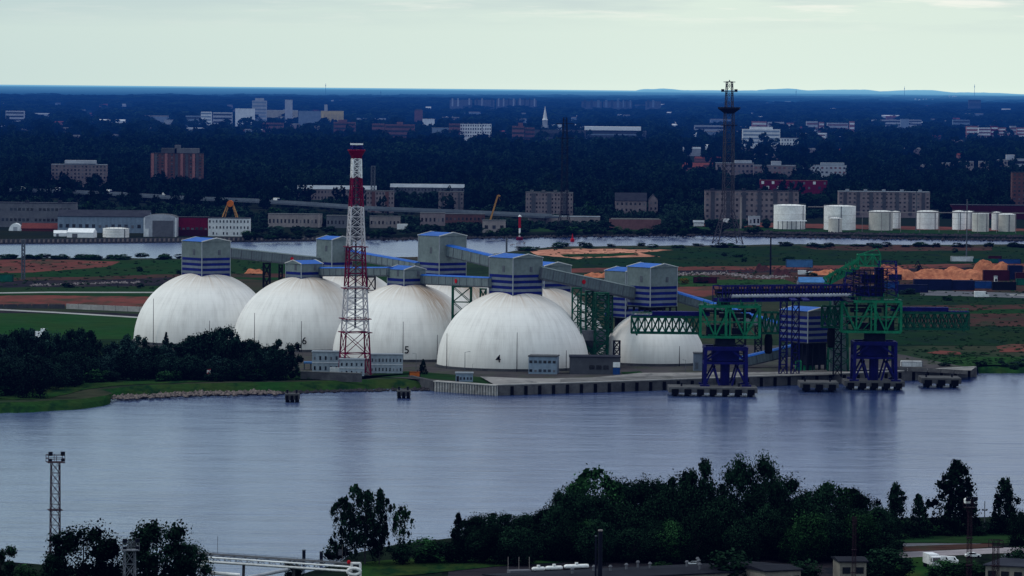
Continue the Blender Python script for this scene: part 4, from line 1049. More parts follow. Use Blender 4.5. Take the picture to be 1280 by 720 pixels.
bld('apartment_block', 'long flats with dark balcony columns behind the tanks', 1048, 1162, 240, 266, 6, 13, 'wall_pinkish', 'roof_light', floors=5, cols=20, wsize=(.45, .42), piers=7, roof_units=5)
bld('terrace_row', 'stepped red row of houses above the long grey flats', 950, 1034, 226, 238, 4, 12, 'wall_crimson', 'roof_redbrown', floors=2, cols=13, wsize=(.5, .6), win='wall_white', skip=2)
bld('brick_block', 'dark brown block cut by the right edge', 1265, 1300, 216, 256, 4, 14, 'wall_brown', 'roof_dark', floors=8, cols=6, wsize=(.4, .4))
bld('warehouse', 'long dark warehouse with maroon band behind the right tanks', 1190, 1300, 257, 269, 5, 20, 'container_maroon', 'roof_slate')
bld('school', 'pale flat blocks in the woods right of the pylon', 895, 942, 204, 217, 5, 14, 'wall_pinkish', 'roof_light', floors=2, cols=9, wsize=(.5, .4), blocks=((.5, .95, 3, 'wall_palegrey'),))
bld('school', 'stepped pale house with reddish windows in the woods', 942, 995, 207, 218, 5, 14, 'wall_pinkish', 'roof_light', floors=2, cols=9, wsize=(.5, .4), win='wall_brick', blocks=((.42, .65, 5, 'wall_palegrey'),))
bld('school', 'white roofed house in the woods above the right flats', 1003, 1058, 207, 218, 5, 14, 'wall_palegrey', 'roof_light', floors=2, cols=10, wsize=(.5, .4), win='wall_brick', blocks=((.42, .95, 3.2, 'roof_light'),))
for i, (a, c, y, l) in enumerate(((1141, 1166, 206, 'first'), (1178, 1194, 204, 'second'), (1199, 1217, 202, 'third'), (1224, 1238, 202, 'fourth'), (1245, 1264, 200, 'fifth'))):
    bld('low_house', f'{l} of the pale low houses in the woods at the right, from the left', a, c, y, y + 7, 4, 12, 'wall_beige', 'roof_light', floors=1, cols=4, wsize=(.5, .4))
bld('long_block', 'long pale block with a roof box at the right edge of the woods', 1258, 1300, 199, 207, 4, 14, 'wall_palegrey', 'roof_light', bands=1, blocks=((.0, .25, 5, 'wall_palegrey'),))
# --- low sheds along the far waterfront, centre
for a in ((335, 402, 268, 283, 'low beige shed with small windows under the viaduct at the left', 'wall_beige', 14), (408, 436, 270, 284, 'low grey shed left of the radar tower on the waterfront', 'wall_grey', 6), (462, 500, 271, 284, 'dark shed behind the radar tower on the waterfront', 'wall_beige', 8), (525, 556, 266.5, 281, 'pale shed with three windows below the viaduct', 'wall_pinkish', 6), (556, 606, 268, 278, 'long dark shed with light roof below the viaduct', 'wall_brown', 10), (603, 632, 276, 290, 'small boathouse by the yellow crane', 'wall_beige', 3)):
    bld('shed', a[4], a[0], a[1], a[2], a[3], 1, 12, a[5], 'roof_grey', floors=1, cols=a[6], wsize=(.42, .32))
bld('shed', 'long low building with a pale roof behind the pink quay', 660, 750, 271, 276, 4, 14, 'wall_beige', 'roof_light')
bld('shed', 'small white shed right of the pink wall', 867, 880, 275.5, 283, 0, 8, 'wall_white', 'roof_light', kind='gable', rh=1.5)
bld('shed', 'grey kiosk under the white mast', 936, 950, 271, 282, 0, 8, 'wall_palegrey', 'roof_light', floors=1, cols=3)
t = thing('barge', 'long rusty pinkish barge moored at the far bank', 'barge', P(794, 287.5)); s = P(794, 287).y / F
MB().prism_x([(0, 0), (9, 0), (10, 13 * s), (-.5, 13 * s)], -32 * s, 32 * s).build('hull', 'wall_brick', t); MB().box(0, 4, 13 * s, 60 * s, 7, .8).build('deck', 'concrete', t)
patch('bare_earth', 'bare_earth', [(750, 275), (850, 274), (900, 277), (1280, 286), (1280, 290), (900, 283), (760, 281)], 'reddish yard on the far bank')
patch('grass_field', 'grass', [(640, 284), (760, 284.5), (830, 283), (900, 284), (1280, 289), (1280, 294), (1000, 289.5), (830, 288), (640, 290)], 'green far bank', jit=.2)

# --- distant city
def far(x0, x1, yt, yv, wall, label, name='city_block', roof=None, bands=0, **k):
    return bld(name, label, x0, x1, yt, yv, None, 20, wall, roof or wall, bands=bands, group=CITY, **k)
far(7, 30, 139, 152, 'wall_palegrey', 'pale striped block alone at the far left of the distant city', bands=3, roof='wall_white')
far(0, 5, 157, 159, 'wall_palegrey', 'low pale roof at the far left of the woods')
far(205, 216, 150, 156, 'wall_palegrey', 'small white block left of the distant white cluster')
far(232, 250, 145, 155, 'wall_bluegrey', 'grey left end of the distant white cluster', bands=2)
far(251, 264, 140, 156, 'wall_white', 'narrow white tower block in the distant cluster', bands=4, win='wall_bluegrey')
far(266, 290, 141, 155, 'wall_palegrey', 'striped white block in the distant cluster', bands=3, roof='wall_white')
far(294, 318, 136, 154, 'wall_white', 'plain white slab of the distant cluster')
far(315, 333, 126, 152, 'wall_palegrey', 'tall white tower of the distant cluster', bands=6, win='wall_bluegrey', blocks=((.2, .8, 3, 'wall_palegrey'),))
far(333, 372, 138, 148, 'wall_cream', 'cream block behind the slim tower', roof='wall_white')
far(356, 365, 125, 152, 'wall_palegrey', 'slim silo tower standing alone right of the cluster')
far(373, 401, 139, 155, 'wall_bluegrey', 'plain grey blue hall next to the yellow one')
t, s, w, h, _ = far(401, 429, 139, 156, 'wall_yellow', 'yellowish ribbed grain hall in the distance', blocks=((.15, .28, 8, 'wall_palegrey'),))
for i in range(6): MB().box(-w / 2 + w * (i + .5) / 6, -.8, 0, w / 6 * .55, 1.6, h - 6).build('buttress', 'wall_yellow', t)
far(328, 354, 154, 164, 'wall_brick', 'low red brick block below the white cluster', bands=2)
far(393, 399, 158, 166, 'wall_beige', 'tiny pale gable under the yellow hall')
far(417, 444, 153, 168, 'wall_brick', 'reddish stepped block right of the yellow hall', bands=3, blocks=((.2, .6, 3, 'wall_brick'),))
far(465, 480, 155, 171, 'wall_brick', 'left brick block behind the radar tower', bands=3)
far(481, 518, 156, 172, 'wall_brick', 'wide pinkish brick block left of the brick tower', bands=3, blocks=((.4, .6, 3, 'wall_brick'),))
far(518, 528, 138, 156, 'wall_brick', 'slim brick tower in the distant city', blocks=((.1, .9, 1.5, 'wall_darkgrey'),))
far(528, 543, 149, 157, 'wall_white', 'white hall beside the slim brick tower')
far(446, 482, 148, 151, 'wall_palegrey', 'thin white line of roofs in the distance')
far(540, 561, 160, 168, 'wall_bluegrey', 'grey blue hall below the white flats', roof='roof_light')
far(561, 575, 155, 172, 'wall_brick', 'brick end of the white windowed flats', bands=3)
bld('city_block', 'white flats with a grid of dark windows in the distant city', 575, 602, 155, 172, None, 16, 'wall_white', 'wall_grey', floors=4, cols=9, wsize=(.5, .5), group=CITY, roof_units=4)
bld('city_block', 'right white wing of the windowed flats', 603, 614, 155, 172, None, 16, 'wall_white', 'wall_grey', floors=4, cols=4, wsize=(.5, .5), group=CITY)
for i, (a, c, l) in enumerate(((562, 590, 'left'), (593, 618, 'second'), (620, 645, 'third'), (647, 671, 'right'))):
    bld('slab_block', f'{l} of the four hazy tower slabs under the horizon', a, c, 125, 136, 3, 30, 'wall_grey', 'wall_grey', floors=1, cols=4, wsize=(.3, .9), win='wall_palegrey', group=CITY)
for i, (a, c, l) in enumerate(((727, 752, 'left'), (754, 776, 'middle'), (777, 790, 'narrow'), (807, 826, 'right'))):
    bld('slab_block', f'{l} of the dim blue slabs under the horizon behind the stadium', a, c, 127, 137, 3, 30, 'wall_grey', 'wall_grey', floors=1, cols=3, wsize=(.4, .9), win='wall_bluegrey', group=CITY)
far(640, 655, 158, 175, 'wall_brick', 'left brick block before the church spire', bands=3, blocks=((.5, .9, 4, 'wall_brick'),))
far(656, 668, 160, 175, 'wall_brick', 'right brick block before the church spire', bands=3)
far(690, 702, 156, 162, 'wall_white', 'white roofed hall right of the church')
far(668, 732, 163, 175, 'wall_darkgrey', 'dark blue low block between church and stadium', bands=1)
t = thing('church', 'white church with a tall pointed spire in the distant city', 'church', P(681, 172)); s = P(681, 172).y / F; EXCL.append((674, 688, 133, 165, 172))
MB().box(0, 0, -1, 9 * s, 14, 16 * s).build('nave', 'wall_bluegrey', t)
MB().box(0, -4, 0, 6.4 * s, 10, 22 * s).build('tower', 'wall_palegrey', t)
MB().lathe([(3.6 * s, 22 * s), (2.6 * s, 24 * s), (.05, 39.5 * s)], 8, (0, -4, 0)).build('spire', 'wall_white', t)
t = thing('stadium', 'wide low stadium with a bright white roof strip', 'stadium', P(768, 178)); s = P(768, 178).y / F; EXCL.append((730, 808, 158, 173, 178))
MB().box(0, 20, -1, 80 * s, 40, 15 * s).build('wall', 'wall_darkgrey', t)
MB().box(-2 * s, 18, 15 * s, 70 * s, 44, 4.6 * s).build('roof', 'tent_white', t)
for i in range(2): MB().box(0, -.2, (4 + 5 * i) * s, 74 * s, .4, 1.4 * s).build('window_band', 'wall_bluegrey', t)
t = thing('white_canopy', 'white winged canopy standing in the distant woods', 'canopy', P(865, 174)); s = P(865, 174).y / F; EXCL.append((858, 872, 165, 173, 174))
b = MB(); b.prism([(-6 * s, 8 * s), (-5 * s, 9 * s), (-1 * s, 4.5 * s), (4 * s, 6 * s), (6 * s, 8.5 * s), (5 * s, 3 * s), (-3 * s, 2.5 * s)][::-1], 0, 12); b.build('roof', 'tent_white', t)
b = MB(); [b.bar((x * s, 5, 0), (x * s, 5, 4 * s), 1.2) for x in (-3, 4)]; b.build('posts', 'wall_palegrey', t)
far(868, 905, 157, 163, 'wall_palegrey', 'low pale roofs left of the lattice pylon', bands=1)
far(928, 975, 162, 180, 'wall_white', 'big white flats right of the pylon', bands=4, win='wall_bluegrey', blocks=((.2, .8, 3, 'wall_white'),))
bld('city_block', 'lower white flats with window grid in the distant city', 976, 1004, 173, 182, None, 16, 'wall_white', 'roof_light', floors=2, cols=8, wsize=(.5, .5), group=CITY)
far(996, 1032, 167, 175, 'wall_white', 'white and red flats behind the lower white ones', bands=2, win='wall_brick')
far(1040, 1052, 171, 175, 'wall_palegrey', 'small pale hall in the distant woods')
for i, (a, c, l) in enumerate(((940, 958, 'leftmost'), (960, 980, 'second'), (984, 992, 'third'), (1008, 1022, 'fourth'), (1024, 1030, 'fifth'), (1034, 1060, 'sixth'), (1062, 1068, 'last'))):
    far(a, c, 152 + (i % 3), 163, 'wall_pink' if i % 2 == 0 else 'wall_palegrey', f'{l} of the small red and white houses in a row far off', bands=2, win='wall_white' if i % 2 == 0 else 'wall_brick')
far(1090, 1128, 150, 158, 'wall_palegrey', 'long striped pale block under the hills', bands=2)
far(1126, 1136, 149, 160, 'wall_bluegrey', 'grey core between the striped pale blocks')
far(1136, 1152, 150, 157, 'wall_palegrey', 'short striped pale block under the hills', bands=2)
far(1182, 1191, 151, 157, 'wall_palegrey', 'pale left wing right of the long striped block', bands=1)
far(1191, 1212, 150, 159, 'wall_bluegrey', 'dim grey blue block at the right', bands=2)
for i, (a, c, l, m) in enumerate(((1208, 1222, 'leftmost', 'wall_pink'), (1223, 1238, 'second', 'wall_white'), (1239, 1247, 'third', 'wall_crimson'), (1248, 1262, 'fourth', 'wall_pink'), (1263, 1270, 'fifth', 'wall_palegrey'), (1271, 1290, 'rightmost', 'wall_pink'))):
    far(a, c, 158 + (i % 2) * 2, 172, m, f'{l} of the red and white terraces at the right edge of the distant city', bands=3, win='wall_white' if i % 3 != 1 else 'wall_brick')
bld('tower_block', 'hazy broad tower block against the right horizon', 1211, 1226, 125, 137, 3, 40, 'wall_darkgrey', 'wall_darkgrey', bands=2, win='wall_grey', group=CITY)
far(1184, 1204, 175.5, 177.5, 'wall_pinkish', 'flat pinkish roof in the woods at the right')
for x, y0, y1, l in ((995, 112, 124, 'first thin mast on the right horizon'), (1130.5, 108, 122, 'second thin mast on the right horizon'), (1218, 105, 122, 'tallest thin mast on the right horizon'), (407, 104, 118, 'thin mast on the left horizon'), (476, 113, 122, 'short mast near the radar tower on the horizon')):
    p = P(x, y1 + 2); s = p.y / F; MBm = MB(); MBm.cyl((0, 0, 0), (0, 0, (y1 + 2 - y0) * s), .7 * s * .5, .3 * s * .5, 6); MBm.cyl((0, 0, (y1 - y0) * s * .85), (0, 0, (y1 - y0) * s), .45 * s, n=6)
    tag(MBm.build('radio_mast', 'steel_grey', None, p), l, 'mast')
for x0, x1, y0, y1, l in ((1143, 1168, 122, 127, 'white steam plume low over the right horizon'), (1185, 1197, 117, 124, 'smaller steam plume right of the first')):
    p = P((x0 + x1) / 2, y1 + 1); s = p.y / F; b = MB()
    for i in range(9):
        x = R.uniform(-.5, .5) * (x1 - x0) * s; r = R.uniform(1, 2.2) * s * .7
        b.lathe([(r * math.sin(k / 6 * PI) + .01, -r * math.cos(k / 6 * PI)) for k in range(7)], 10, (x, R.uniform(-20, 20), R.uniform(.3, .8) * (y1 - y0) * s))
    tag(b.build('steam_plume', 'tent_white', None, p, smooth=True), l, 'steam plume')

# ------------------------------------------------------------------ pylons, masts, beacons
def pylon(px, pyb, pyt, label, m, wmul=1.0, plat=True, th=1.0):
    p = P(px, pyb, GZ); s = p.y / F; t = thing('lattice_pylon', label, 'pylon', p, .2); Hh = (pyb - pyt) * s
    b = MB(); z1 = (pyb - 265) * s; w = wmul * s
    lattice(b, 0, z1, 16 * w, 6.4 * w, 3, .8 * th, .34 * th)
    lattice(b, z1, Hh * .84, 6.2 * w, 5.2 * w, 9, .72 * th, .32 * th); lattice(b, Hh * .84, Hh, 4.4 * w, 3.4 * w, 3, .7 * th, .32 * th)
    b.build('lattice', m, t)
    if plat:
        b = MB(); b.lathe([(6 * s, Hh - 40 * s), (14.5 * s, Hh - 34 * s), (14.5 * s, Hh - 32 * s), (.1, Hh - 32 * s)], 8); b.build('platform', 'steel_dark', t)
        for k, dz in enumerate((1, 13)):
            b = MB(); b.box(0, 0, Hh - dz * s, (14 if k == 0 else 18) * s, 3, .9 * s); b.build('cross_arm', 'steel_grey', t)
        b = MB(); b.box(0, 0, Hh - 55 * s, 19 * s, 5, 1 * s); b.build('cross_arm', 'steel_dark', t)
        b = MB(); [b.cyl((x * s, 0, Hh - 13 * s), (x * s, 0, Hh - 9.5 * s), 1.2, n=8) for x in (-8.5, 8.5)]; b.build('dish', 'steel_dark', t)
        b = MB(); b.cyl((0, 0, Hh), (0, 0, Hh + 2 * s), .4, n=6); b.build('antenna', 'steel_grey', t)
    else:
        b = MB()
        for k in (8, 26): b.box(0, 0, Hh - k * s, 22 * s, 2, .8 * s)
        b.build('cross_arm', m, t)
mat('pylon_brown', (.05, .047, .058), (.03, .028, .038), .3)
pylon(909.5, 305, 102, 'tall dark lattice pylon with platforms rising above the horizon', 'pylon_brown', th=.72)
pylon(705, 291, 147, 'dim dark lattice pylon before the stadium', 'steel_dark', .62, False, .5)
def mast(px, pyb, pyt, wpx, label, m, name='mast', lat=False, z=None, top=None):
    p = P(px, pyb, GZ if z is None else z); s = p.y / F; h = (pyb - pyt) * s; t = thing(name, label, 'mast', p)
    b = MB()
    if lat: lattice(b, 0, h, wpx * s / 2, wpx * s / 2, max(6, int(h / (wpx * s * 1.3))), .32 * max(s / .3, .6), .17 * max(s / .3, .6))
    else: b.cyl((0, 0, 0), (0, 0, h), wpx * s * .55, wpx * s * .4, 8)
    b.build('shaft', m, t)
    b = MB(); b.box(0, 0, h - .1, wpx * s * (1.5 if top else 1.15), wpx * s * 1.15, .5); b.build('head', m, t); return t, s, h
mast(29, 350, 300, 3.6, 'slim grey lattice mast in the left meadow', 'steel_grey', lat=True)
mast(963, 344, 297, 2.2, 'dark pole in the stock yard behind the loaders', 'steel_dark')
mast(633, 330, 298, 2.6, 'grey post behind the head house of dome 4', 'steel_grey')
mast(466, 262, 208, 4.5, 'faint grey lattice mast in the woods right of the radar tower', 'steel_grey', lat=True)
mast(1208, 322, 250, 1.6, 'thin grey pole in front of the right tanks', 'steel_grey')
mast(1145, 289, 240, 1.4, 'thin pole between the flats and the tanks', 'steel_grey')
mast(399, 285, 268, 1.6, 'white pole on the far bank left of the radar tower', 'wall_beige')
mast(926, 286, 247, 2.6, 'white and pink mast beside the pylon', 'wall_beige')
mast(950, 238, 224, 1.5, 'short white mast with flag on the flats', 'white_paint')
# beacon
p = P(649.5, 300, 0); s = p.y / F; t = thing('beacon', 'red and white beacon column on the far shore', 'beacon', p)
MB().lathe([(4.2 * s, -1), (4.2 * s, 3 * s), (3.2 * s, 4 * s), (.1, 4.1 * s)], 16).build('base', 'red_paint', t)
MB().lathe([(1.1 * s, 4 * s), (1.1 * s, 15 * s)], 12).build('lower_shaft', 'white_paint', t)
MB().lathe([(1.5 * s, 15 * s), (1.5 * s, 29 * s), (.1, 29.1 * s)], 12).build('upper_shaft', 'red_bright', t)
MB().lathe([(2.2 * s, 29 * s), (2.2 * s, 30 * s), (.6 * s, 31 * s), (.1, 32 * s)], 12).build('lantern', 'white_paint', t)
p = P(715.5, 302, 0); s = p.y / F; t = thing('buoy', 'red conical buoy floating in the far channel', 'buoy', p)
MB().lathe([(.1, -1), (2.6 * s, -.5), (2.6 * s, 3 * s), (1.1 * s, 4 * s), (.1, 10 * s)], 14).build('body', 'red_bright', t); MB().cyl((1.6 * s, 0, 0), (1.6 * s, 0, 3 * s), .9 * s, n=8).build('float', 'rubber', t)
# mobile crane on the far bank
p = P(611, 285); s = p.y / F; t = thing('mobile_crane', 'yellow mobile crane with raised boom on the far bank', 'crane', p); EXCL.append((606, 628, 242, 280, 285))
b = MB(); a, c = Vector((0, 0, 4 * s)), Vector((11 * s, 0, 41 * s)); b.bar(a, c, 1.3); b.bar(c, c + Vector((3 * s, 0, -1 * s)), 1.2); b.bar(c, c + Vector((3 * s, 0, -7 * s)), .15); b.build('boom', 'wall_orange', t)
MB().box(-1 * s, 0, 1.2 * s, 9 * s, 3, 4 * s).build('cab', 'crane_yellow', t)
b = MB(); [b.cyl((x * s, -1.6, .9 * s), (x * s, 1.6, .9 * s), .9 * s, n=10) for x in (-4, 0, 3)]; b.build('wheels', 'rubber', t)

# ------------------------------------------------------------------ island things
def container(x0, x1, yt, yb, m, label, dep=2.6, z=GZ, name='container', rz=0):
    base = P((x0 + x1) / 2, yb, z); s = base.y / F; w = (x1 - x0) * s; h = (yb - yt) * s; t = thing(name, label, 'container', base, rz)
    MB().box(0, dep / 2, .15, w, dep, h - .15).build('body', m, t)
    b = MB()
    for x in (-1, 1):
        for y in (0, dep): b.box(x * w / 2, y, 0, .25, .25, h + .05)
    b.box(0, 0, h - .1, w, .2, .2); b.box(0, 0, .02, w, .2, .2); b.build('corner_posts', 'container_black' if m != 'container_white' else 'wall_grey', t)
    MB().box(w * .3, -.06, .3, w * .25, .08, h * .8).build('door', m, t)
container(-20, 16, 343, 352.5, 'container_green', 'green wagon at the left edge of the meadow', 3.5)
container(983, 1016, 325, 334.5, 'container_lightblue', 'light blue container by the red track', 5)
container(1189, 1217, 320.5, 327, 'container_white', 'white container trailer behind the sand piles', 4)
container(1217, 1250, 323.5, 329, 'container_green', 'green container behind the sand piles', 4); container(1236, 1252, 320, 323.8, 'container_maroon', 'maroon container behind the green one', 4); container(1249, 1276, 324, 330, 'container_blue', 'blue container right of the green one', 4)
container(1111, 1127, 343, 350, 'container_navy', 'small navy container in front of the sand', 4); container(1099, 1108, 343.5, 349, 'container_white', 'small white box beside the navy container', 4)
container(1143, 1190, 349.5, 363, 'container_navy', 'long navy stack in the stock yard', 8); container(1188, 1218, 351, 363, 'container_navy', 'second navy stack beside the long one', 8); container(1216, 1240, 352, 361, 'container_blue', 'faded blue container stack', 6)
container(1230, 1262, 338, 351, 'container_maroon', 'big maroon container stack at the right', 8); container(1261, 1278, 332, 350, 'container_navy', 'tall dark stack at the right edge', 8); container(1270, 1300, 341, 356, 'container_maroon', 'maroon stack cut by the right edge', 6, P(1280, 356).z); container(1271, 1300, 349, 357, 'container_green', 'teal container low at the right edge', 6)
container(1120, 1160, 356, 366, 'container_navy', 'low navy barge shaped skip by the yard road', 6); container(1106, 1124, 352, 361, 'container_blue', 'small blue skip left of the navy stack', 4)
container(1241, 1270, 352.5, 363, 'container_black', 'black tarpaulined stack by the yard road', 5); container(867, 896, 346.5, 354.5, 'container_maroon', 'dark maroon wagon beside the yellow bush', 4)
container(1046, 1070, 338.5, 344, 'container_black', 'dark parked wagon row behind the loaders', 5)
container(1218, 1236, 345, 349, 'container_white', 'pale box in front of the sand piles', 4)
container(1127, 1153, 452, 459, 'container_white', 'white topped rail wagon on the quay right of the loaders', 6)
t = thing('kiosk', 'white kiosk between the stacks at the right', 'kiosk', P(1245, 357)); MB().box(0, 2, 0, 1.7, 3, 5.2).build('wall', 'wall_white', t); MB().box(0, 2, 5.2, 2.1, 3.4, .4).build('roof', 'roof_light', t); MB().box(0, .45, 2.6, 1.1, .1, 1.4).build('window', 'glass_dark', t)
t = thing('warehouse', 'small warehouse with a light blue roof behind the conveyor bridge', 'warehouse', P(1016, 358)); s = P(1016, 358).y / F
MB().box(0, 8, 0, 36 * s, 16, 5 * s).build('wall', 'siding_light', t); MB().prism_x([(-.5, 5 * s), (8, 11 * s), (16.5, 5 * s)], -17 * s, 18 * s).build('roof', 'container_lightblue', t); MB().box(-6 * s, -.1, 0, 6 * s, .15, 4 * s).build('door', 'steel_grey', t)
def mound(px, py, wpx, hpx, label, m='sand', seed=0):
    base = P(px, py, GZ); s = base.y / F; w = wpx * s / 2; h = hpx * s; n = 30; rr = random.Random(seed)
    ph = [(rr.uniform(-.6, .6), rr.uniform(-.5, .5), rr.uniform(.4, 1.0), rr.uniform(.3, .55)) for _ in range(7)]
    vs = []
    for j in range(n):
        for i in range(n):
            x, y = i / (n - 1) * 2 - 1, j / (n - 1) * 2 - 1
            e = max(0, 1 - (x * x + y * y)); z = (sum((a * math.exp(-((x - u) ** 2 + (y - v) ** 2) / r ** 2 * 1.3)) ** 3 for u, v, a, r in ph)) ** (1 / 3) * min(1, e * 2.2) * .9 + e * .22
            vs.append((x * w, (y * .6 + .6) * w * .8, h * z * .95 * (1 + rr.uniform(-.06, .06)) + rr.uniform(-.05, .15) - .05))
    b = MB(); b.add(vs, [(j * n + i, j * n + i + 1, (j + 1) * n + i + 1, (j + 1) * n + i) for j in range(n - 1) for i in range(n - 1)])
    return tag(b.build('sand_pile', m, None, base), label, 'sand pile')
mound(1122, 350, 70, 18, 'tall orange sand pile right of the conveyor head', seed=1); mound(1162, 350, 80, 14, 'broad orange sand pile in the middle of the yard', seed=2); mound(1205, 350, 96, 14, 'orange sand pile before the white trailer', seed=3)
mound(1243, 343, 60, 17, 'pinkish sand pile behind the maroon stack', 'bare_earth' if False else 'sand', seed=4); mound(1030, 344, 40, 7, 'low orange sand pile behind the warehouse', seed=5); mound(978, 345, 26, 9, 'reddish earth pile near the dark pole', 'rust_metal', seed=6); mound(745, 347, 40, 7, 'orange earth pile behind the long gallery', seed=7); mound(955, 338, 24, 8, 'rusty scrap pile by the red track', 'rust_metal', seed=8); mound(320, 342, 30, 6, 'small orange earth pile behind dome 6', seed=9)
# excavator
t = thing('excavator', 'dark excavator working on the sand piles', 'excavator', P(1150, 340)); b = MB(); b.box(0, 0, 1, 4, 2.6, 1.4); b.box(-.8, 0, 2.4, 1.8, 1.8, 1.8); b.build('cab', 'steel_dark', t)
b = MB(); b.bar((1.2, 0, 2.2), (-1.5, 0, 7), .6); b.bar((-1.5, 0, 7), (-3.4, 0, 3.4), .5); b.build('arm', 'steel_dark', t); MB().box(0, 0, 0, 4.4, 3, 1).build('tracks', 'rubber', t)
# tower base buildings
def portable(x0, x1, yt, yb, label, cols, z=GZ, floors=2):
    t, s, w, h, b_ = bld('portable_building', label, x0, x1, yt, yb, 0, 6, 'portable_blue', 'roof_light', floors=floors, cols=cols, wsize=(.34, .36), z=z, cat='portable building')
    for i in range(1, floors): MB().box(0, -.08, h * i / floors - .1, w, .2, .2).build('trim', 'wall_white', t)
    return t
portable(390, 424, 440.5, 466, 'two storey blue grey portable building left of the tower base', 5)
portable(424, 455, 450, 470, 'blue grey portable building behind the tower legs', 5); portable(463, 503, 444, 467, 'two storey portable building right of the tower base', 9)
t = thing('canopy', 'blue roofed canopy left of the portable buildings', 'canopy', P(388, 463)); s = P(388, 463).y / F
MB().box(0, 2, 8.5 * s, 17 * s, 5, .6).build('roof', 'container_lightblue', t); b = MB(); [b.bar((x * s, y, 0), (x * s, y, 8.6 * s), .3) for x in (-8, 0, 8) for y in (0, 4)]; b.build('posts', 'steel_grey', t)
a, c = P(376, 474), P(452, 476.5); t = thing('boundary_wall', 'grey boundary wall below the portable buildings', 'wall'); b = MB(); b.bar(a + Vector((0, 0, 1.3)), c + Vector((0, 0, 1.3)), .6, 3.4); b.build('wall_face', 'concrete_dark', t); b = MB(); b.bar(a + Vector((0, 0, 3.1)), c + Vector((0, 0, 3.1)), .8, .25); b.build('coping', 'concrete', t)
bld('control_building', 'white two storey control building in front of dome 4', 660.5, 695.5, 446, 468, 0, 9, 'wall_bluegrey', 'roof_grey', floors=2, cols=6, wsize=(.62, .3), rz=-.12, cat='building', win='glass_dark')
t, s, w, h, _ = bld('substation', 'dark grey flat roofed building beside the control building', 712, 775, 447, 468.5, 0, 12, 'wall_darkgrey', 'roof_slate', z=GZ, cat='building')
for i in range(3): MB().box(w * (-.06 + .14 * i), -.08, h * .32, w * .105, .14, h * .24).build('window', 'glass_dark', t)
MB().box(w * .43, -.1, h * .45, w * .14, .2, h * .3).build('sign_board', 'wall_white', t); MB().box(w * .43, -.1, 0, w * .14, .2, h * .42).build('door', 'container_blue', t)
t, s, w, h, _ = bld('blue_kiosk', 'narrow navy kiosk at the left end of the dark grey building', 713, 719.5, 448.5, 468, 0, 3, 'steel_navy', 'roof_slate', cat='kiosk')
t, s, w, h, _ = bld('hut', 'small white hut on the grass by the sheet pile wall', 569.5, 591, 467, 477.5, 0, 4, 'wall_bluegrey', 'roof_light', floors=1, cols=5, wsize=(.45, .3), cat='hut'); MB().box(-w * .38, -.1, 0, w * .14, .15, h * .7).build('door', 'glass_dark', t)
container(511.5, 525, 465, 471.5, 'orange_paint', 'orange skip on the grass right of the tower', 2.6, name='skip')
t = thing('gate_house', 'pale grey cabin at the foot of the small dome', 'cabin', P(873, 464)); s = P(873, 464).y / F; MB().box(0, 3, 0, 12 * s, 6, 22 * s).build('wall', 'siding_light', t); MB().box(0, 3, 22 * s, 13 * s, 6.6, .4).build('roof', 'roof_grey', t); MB().box(-2 * s, -.1, 3 * s, 4 * s, .15, 8 * s).build('door', 'steel_grey', t)
def wall_line(pts, h, m, label, z=GZ, name='concrete_wall'):
    t = thing(name, label, 'wall'); b = MB(); q = [P(x, y, z) for x, y in pts]
    for a, c in zip(q, q[1:]):
        n = max(1, int((c - a).length / 6))
        for i in range(n):
            u, v = a.lerp(c, i / n), a.lerp(c, (i + .96) / n); b.bar(u + Vector((0, 0, h / 2)), v + Vector((0, 0, h / 2)), .4, h)
    b.build('panels', m, t)
wall_line([(83, 386), (130, 388), (190, 390.5)], 2.6, 'concrete_light', 'pale panel wall across the left meadow'); wall_line([(-30, 386), (40, 385.5), (82, 385.8)], 2.2, 'concrete_dark', 'dark panel wall at the left of the meadow')
wall_line([(1110, 463), (1160, 465), (1210, 468)], 1.6, 'quay_face', 'low wall at the right end of the quay', QZ)
# lamp posts
lamp = None
def lamp_post(px, pyb, hpx, z=GZ, label='thin street lamp on the terminal yard'):
    global lamp
    p = P(px, pyb, z); s = p.y / F; k = hpx * s / 10
    if lamp is None:
        lamp = thing('street_lamp', label, 'street lamp', p, 0, 'street lamps of the terminal')
        MB().cyl((0, 0, 0), (0, 0, 10), .16, .1, 8).build('post', 'steel_grey', lamp); b = MB(); b.bar((0, 0, 9.9), (1.6, 0, 10.2), .12); b.box(1.8, 0, 10.1, .9, .35, .18); b.build('lamp_head', 'steel_grey', lamp); lamp.scale = (k, k, k)
        return lamp
    return dup(lamp, p, R.choice((0, 3.1)), label, (k, k, k))
for x, y, h, l in ((581, 470, 30, 'street lamp left of the number 4'), (590.5, 467, 12, 'short lamp post above the white hut'), (222, 432, 20, 'street lamp before the far left dome'), (321, 455, 26, 'street lamp rising before dome 6'), (520, 462, 20, 'street lamp near the small spruce'), (795, 470, 14, 'short lamp on the apron before the small dome'), (857, 468, 18, 'street lamp by the pale cabin'), (1045, 462, 16, 'street lamp under the stair tower'), (1140, 462, 18, 'street lamp by the white rail wagon')): lamp_post(x, y, h, label=l)
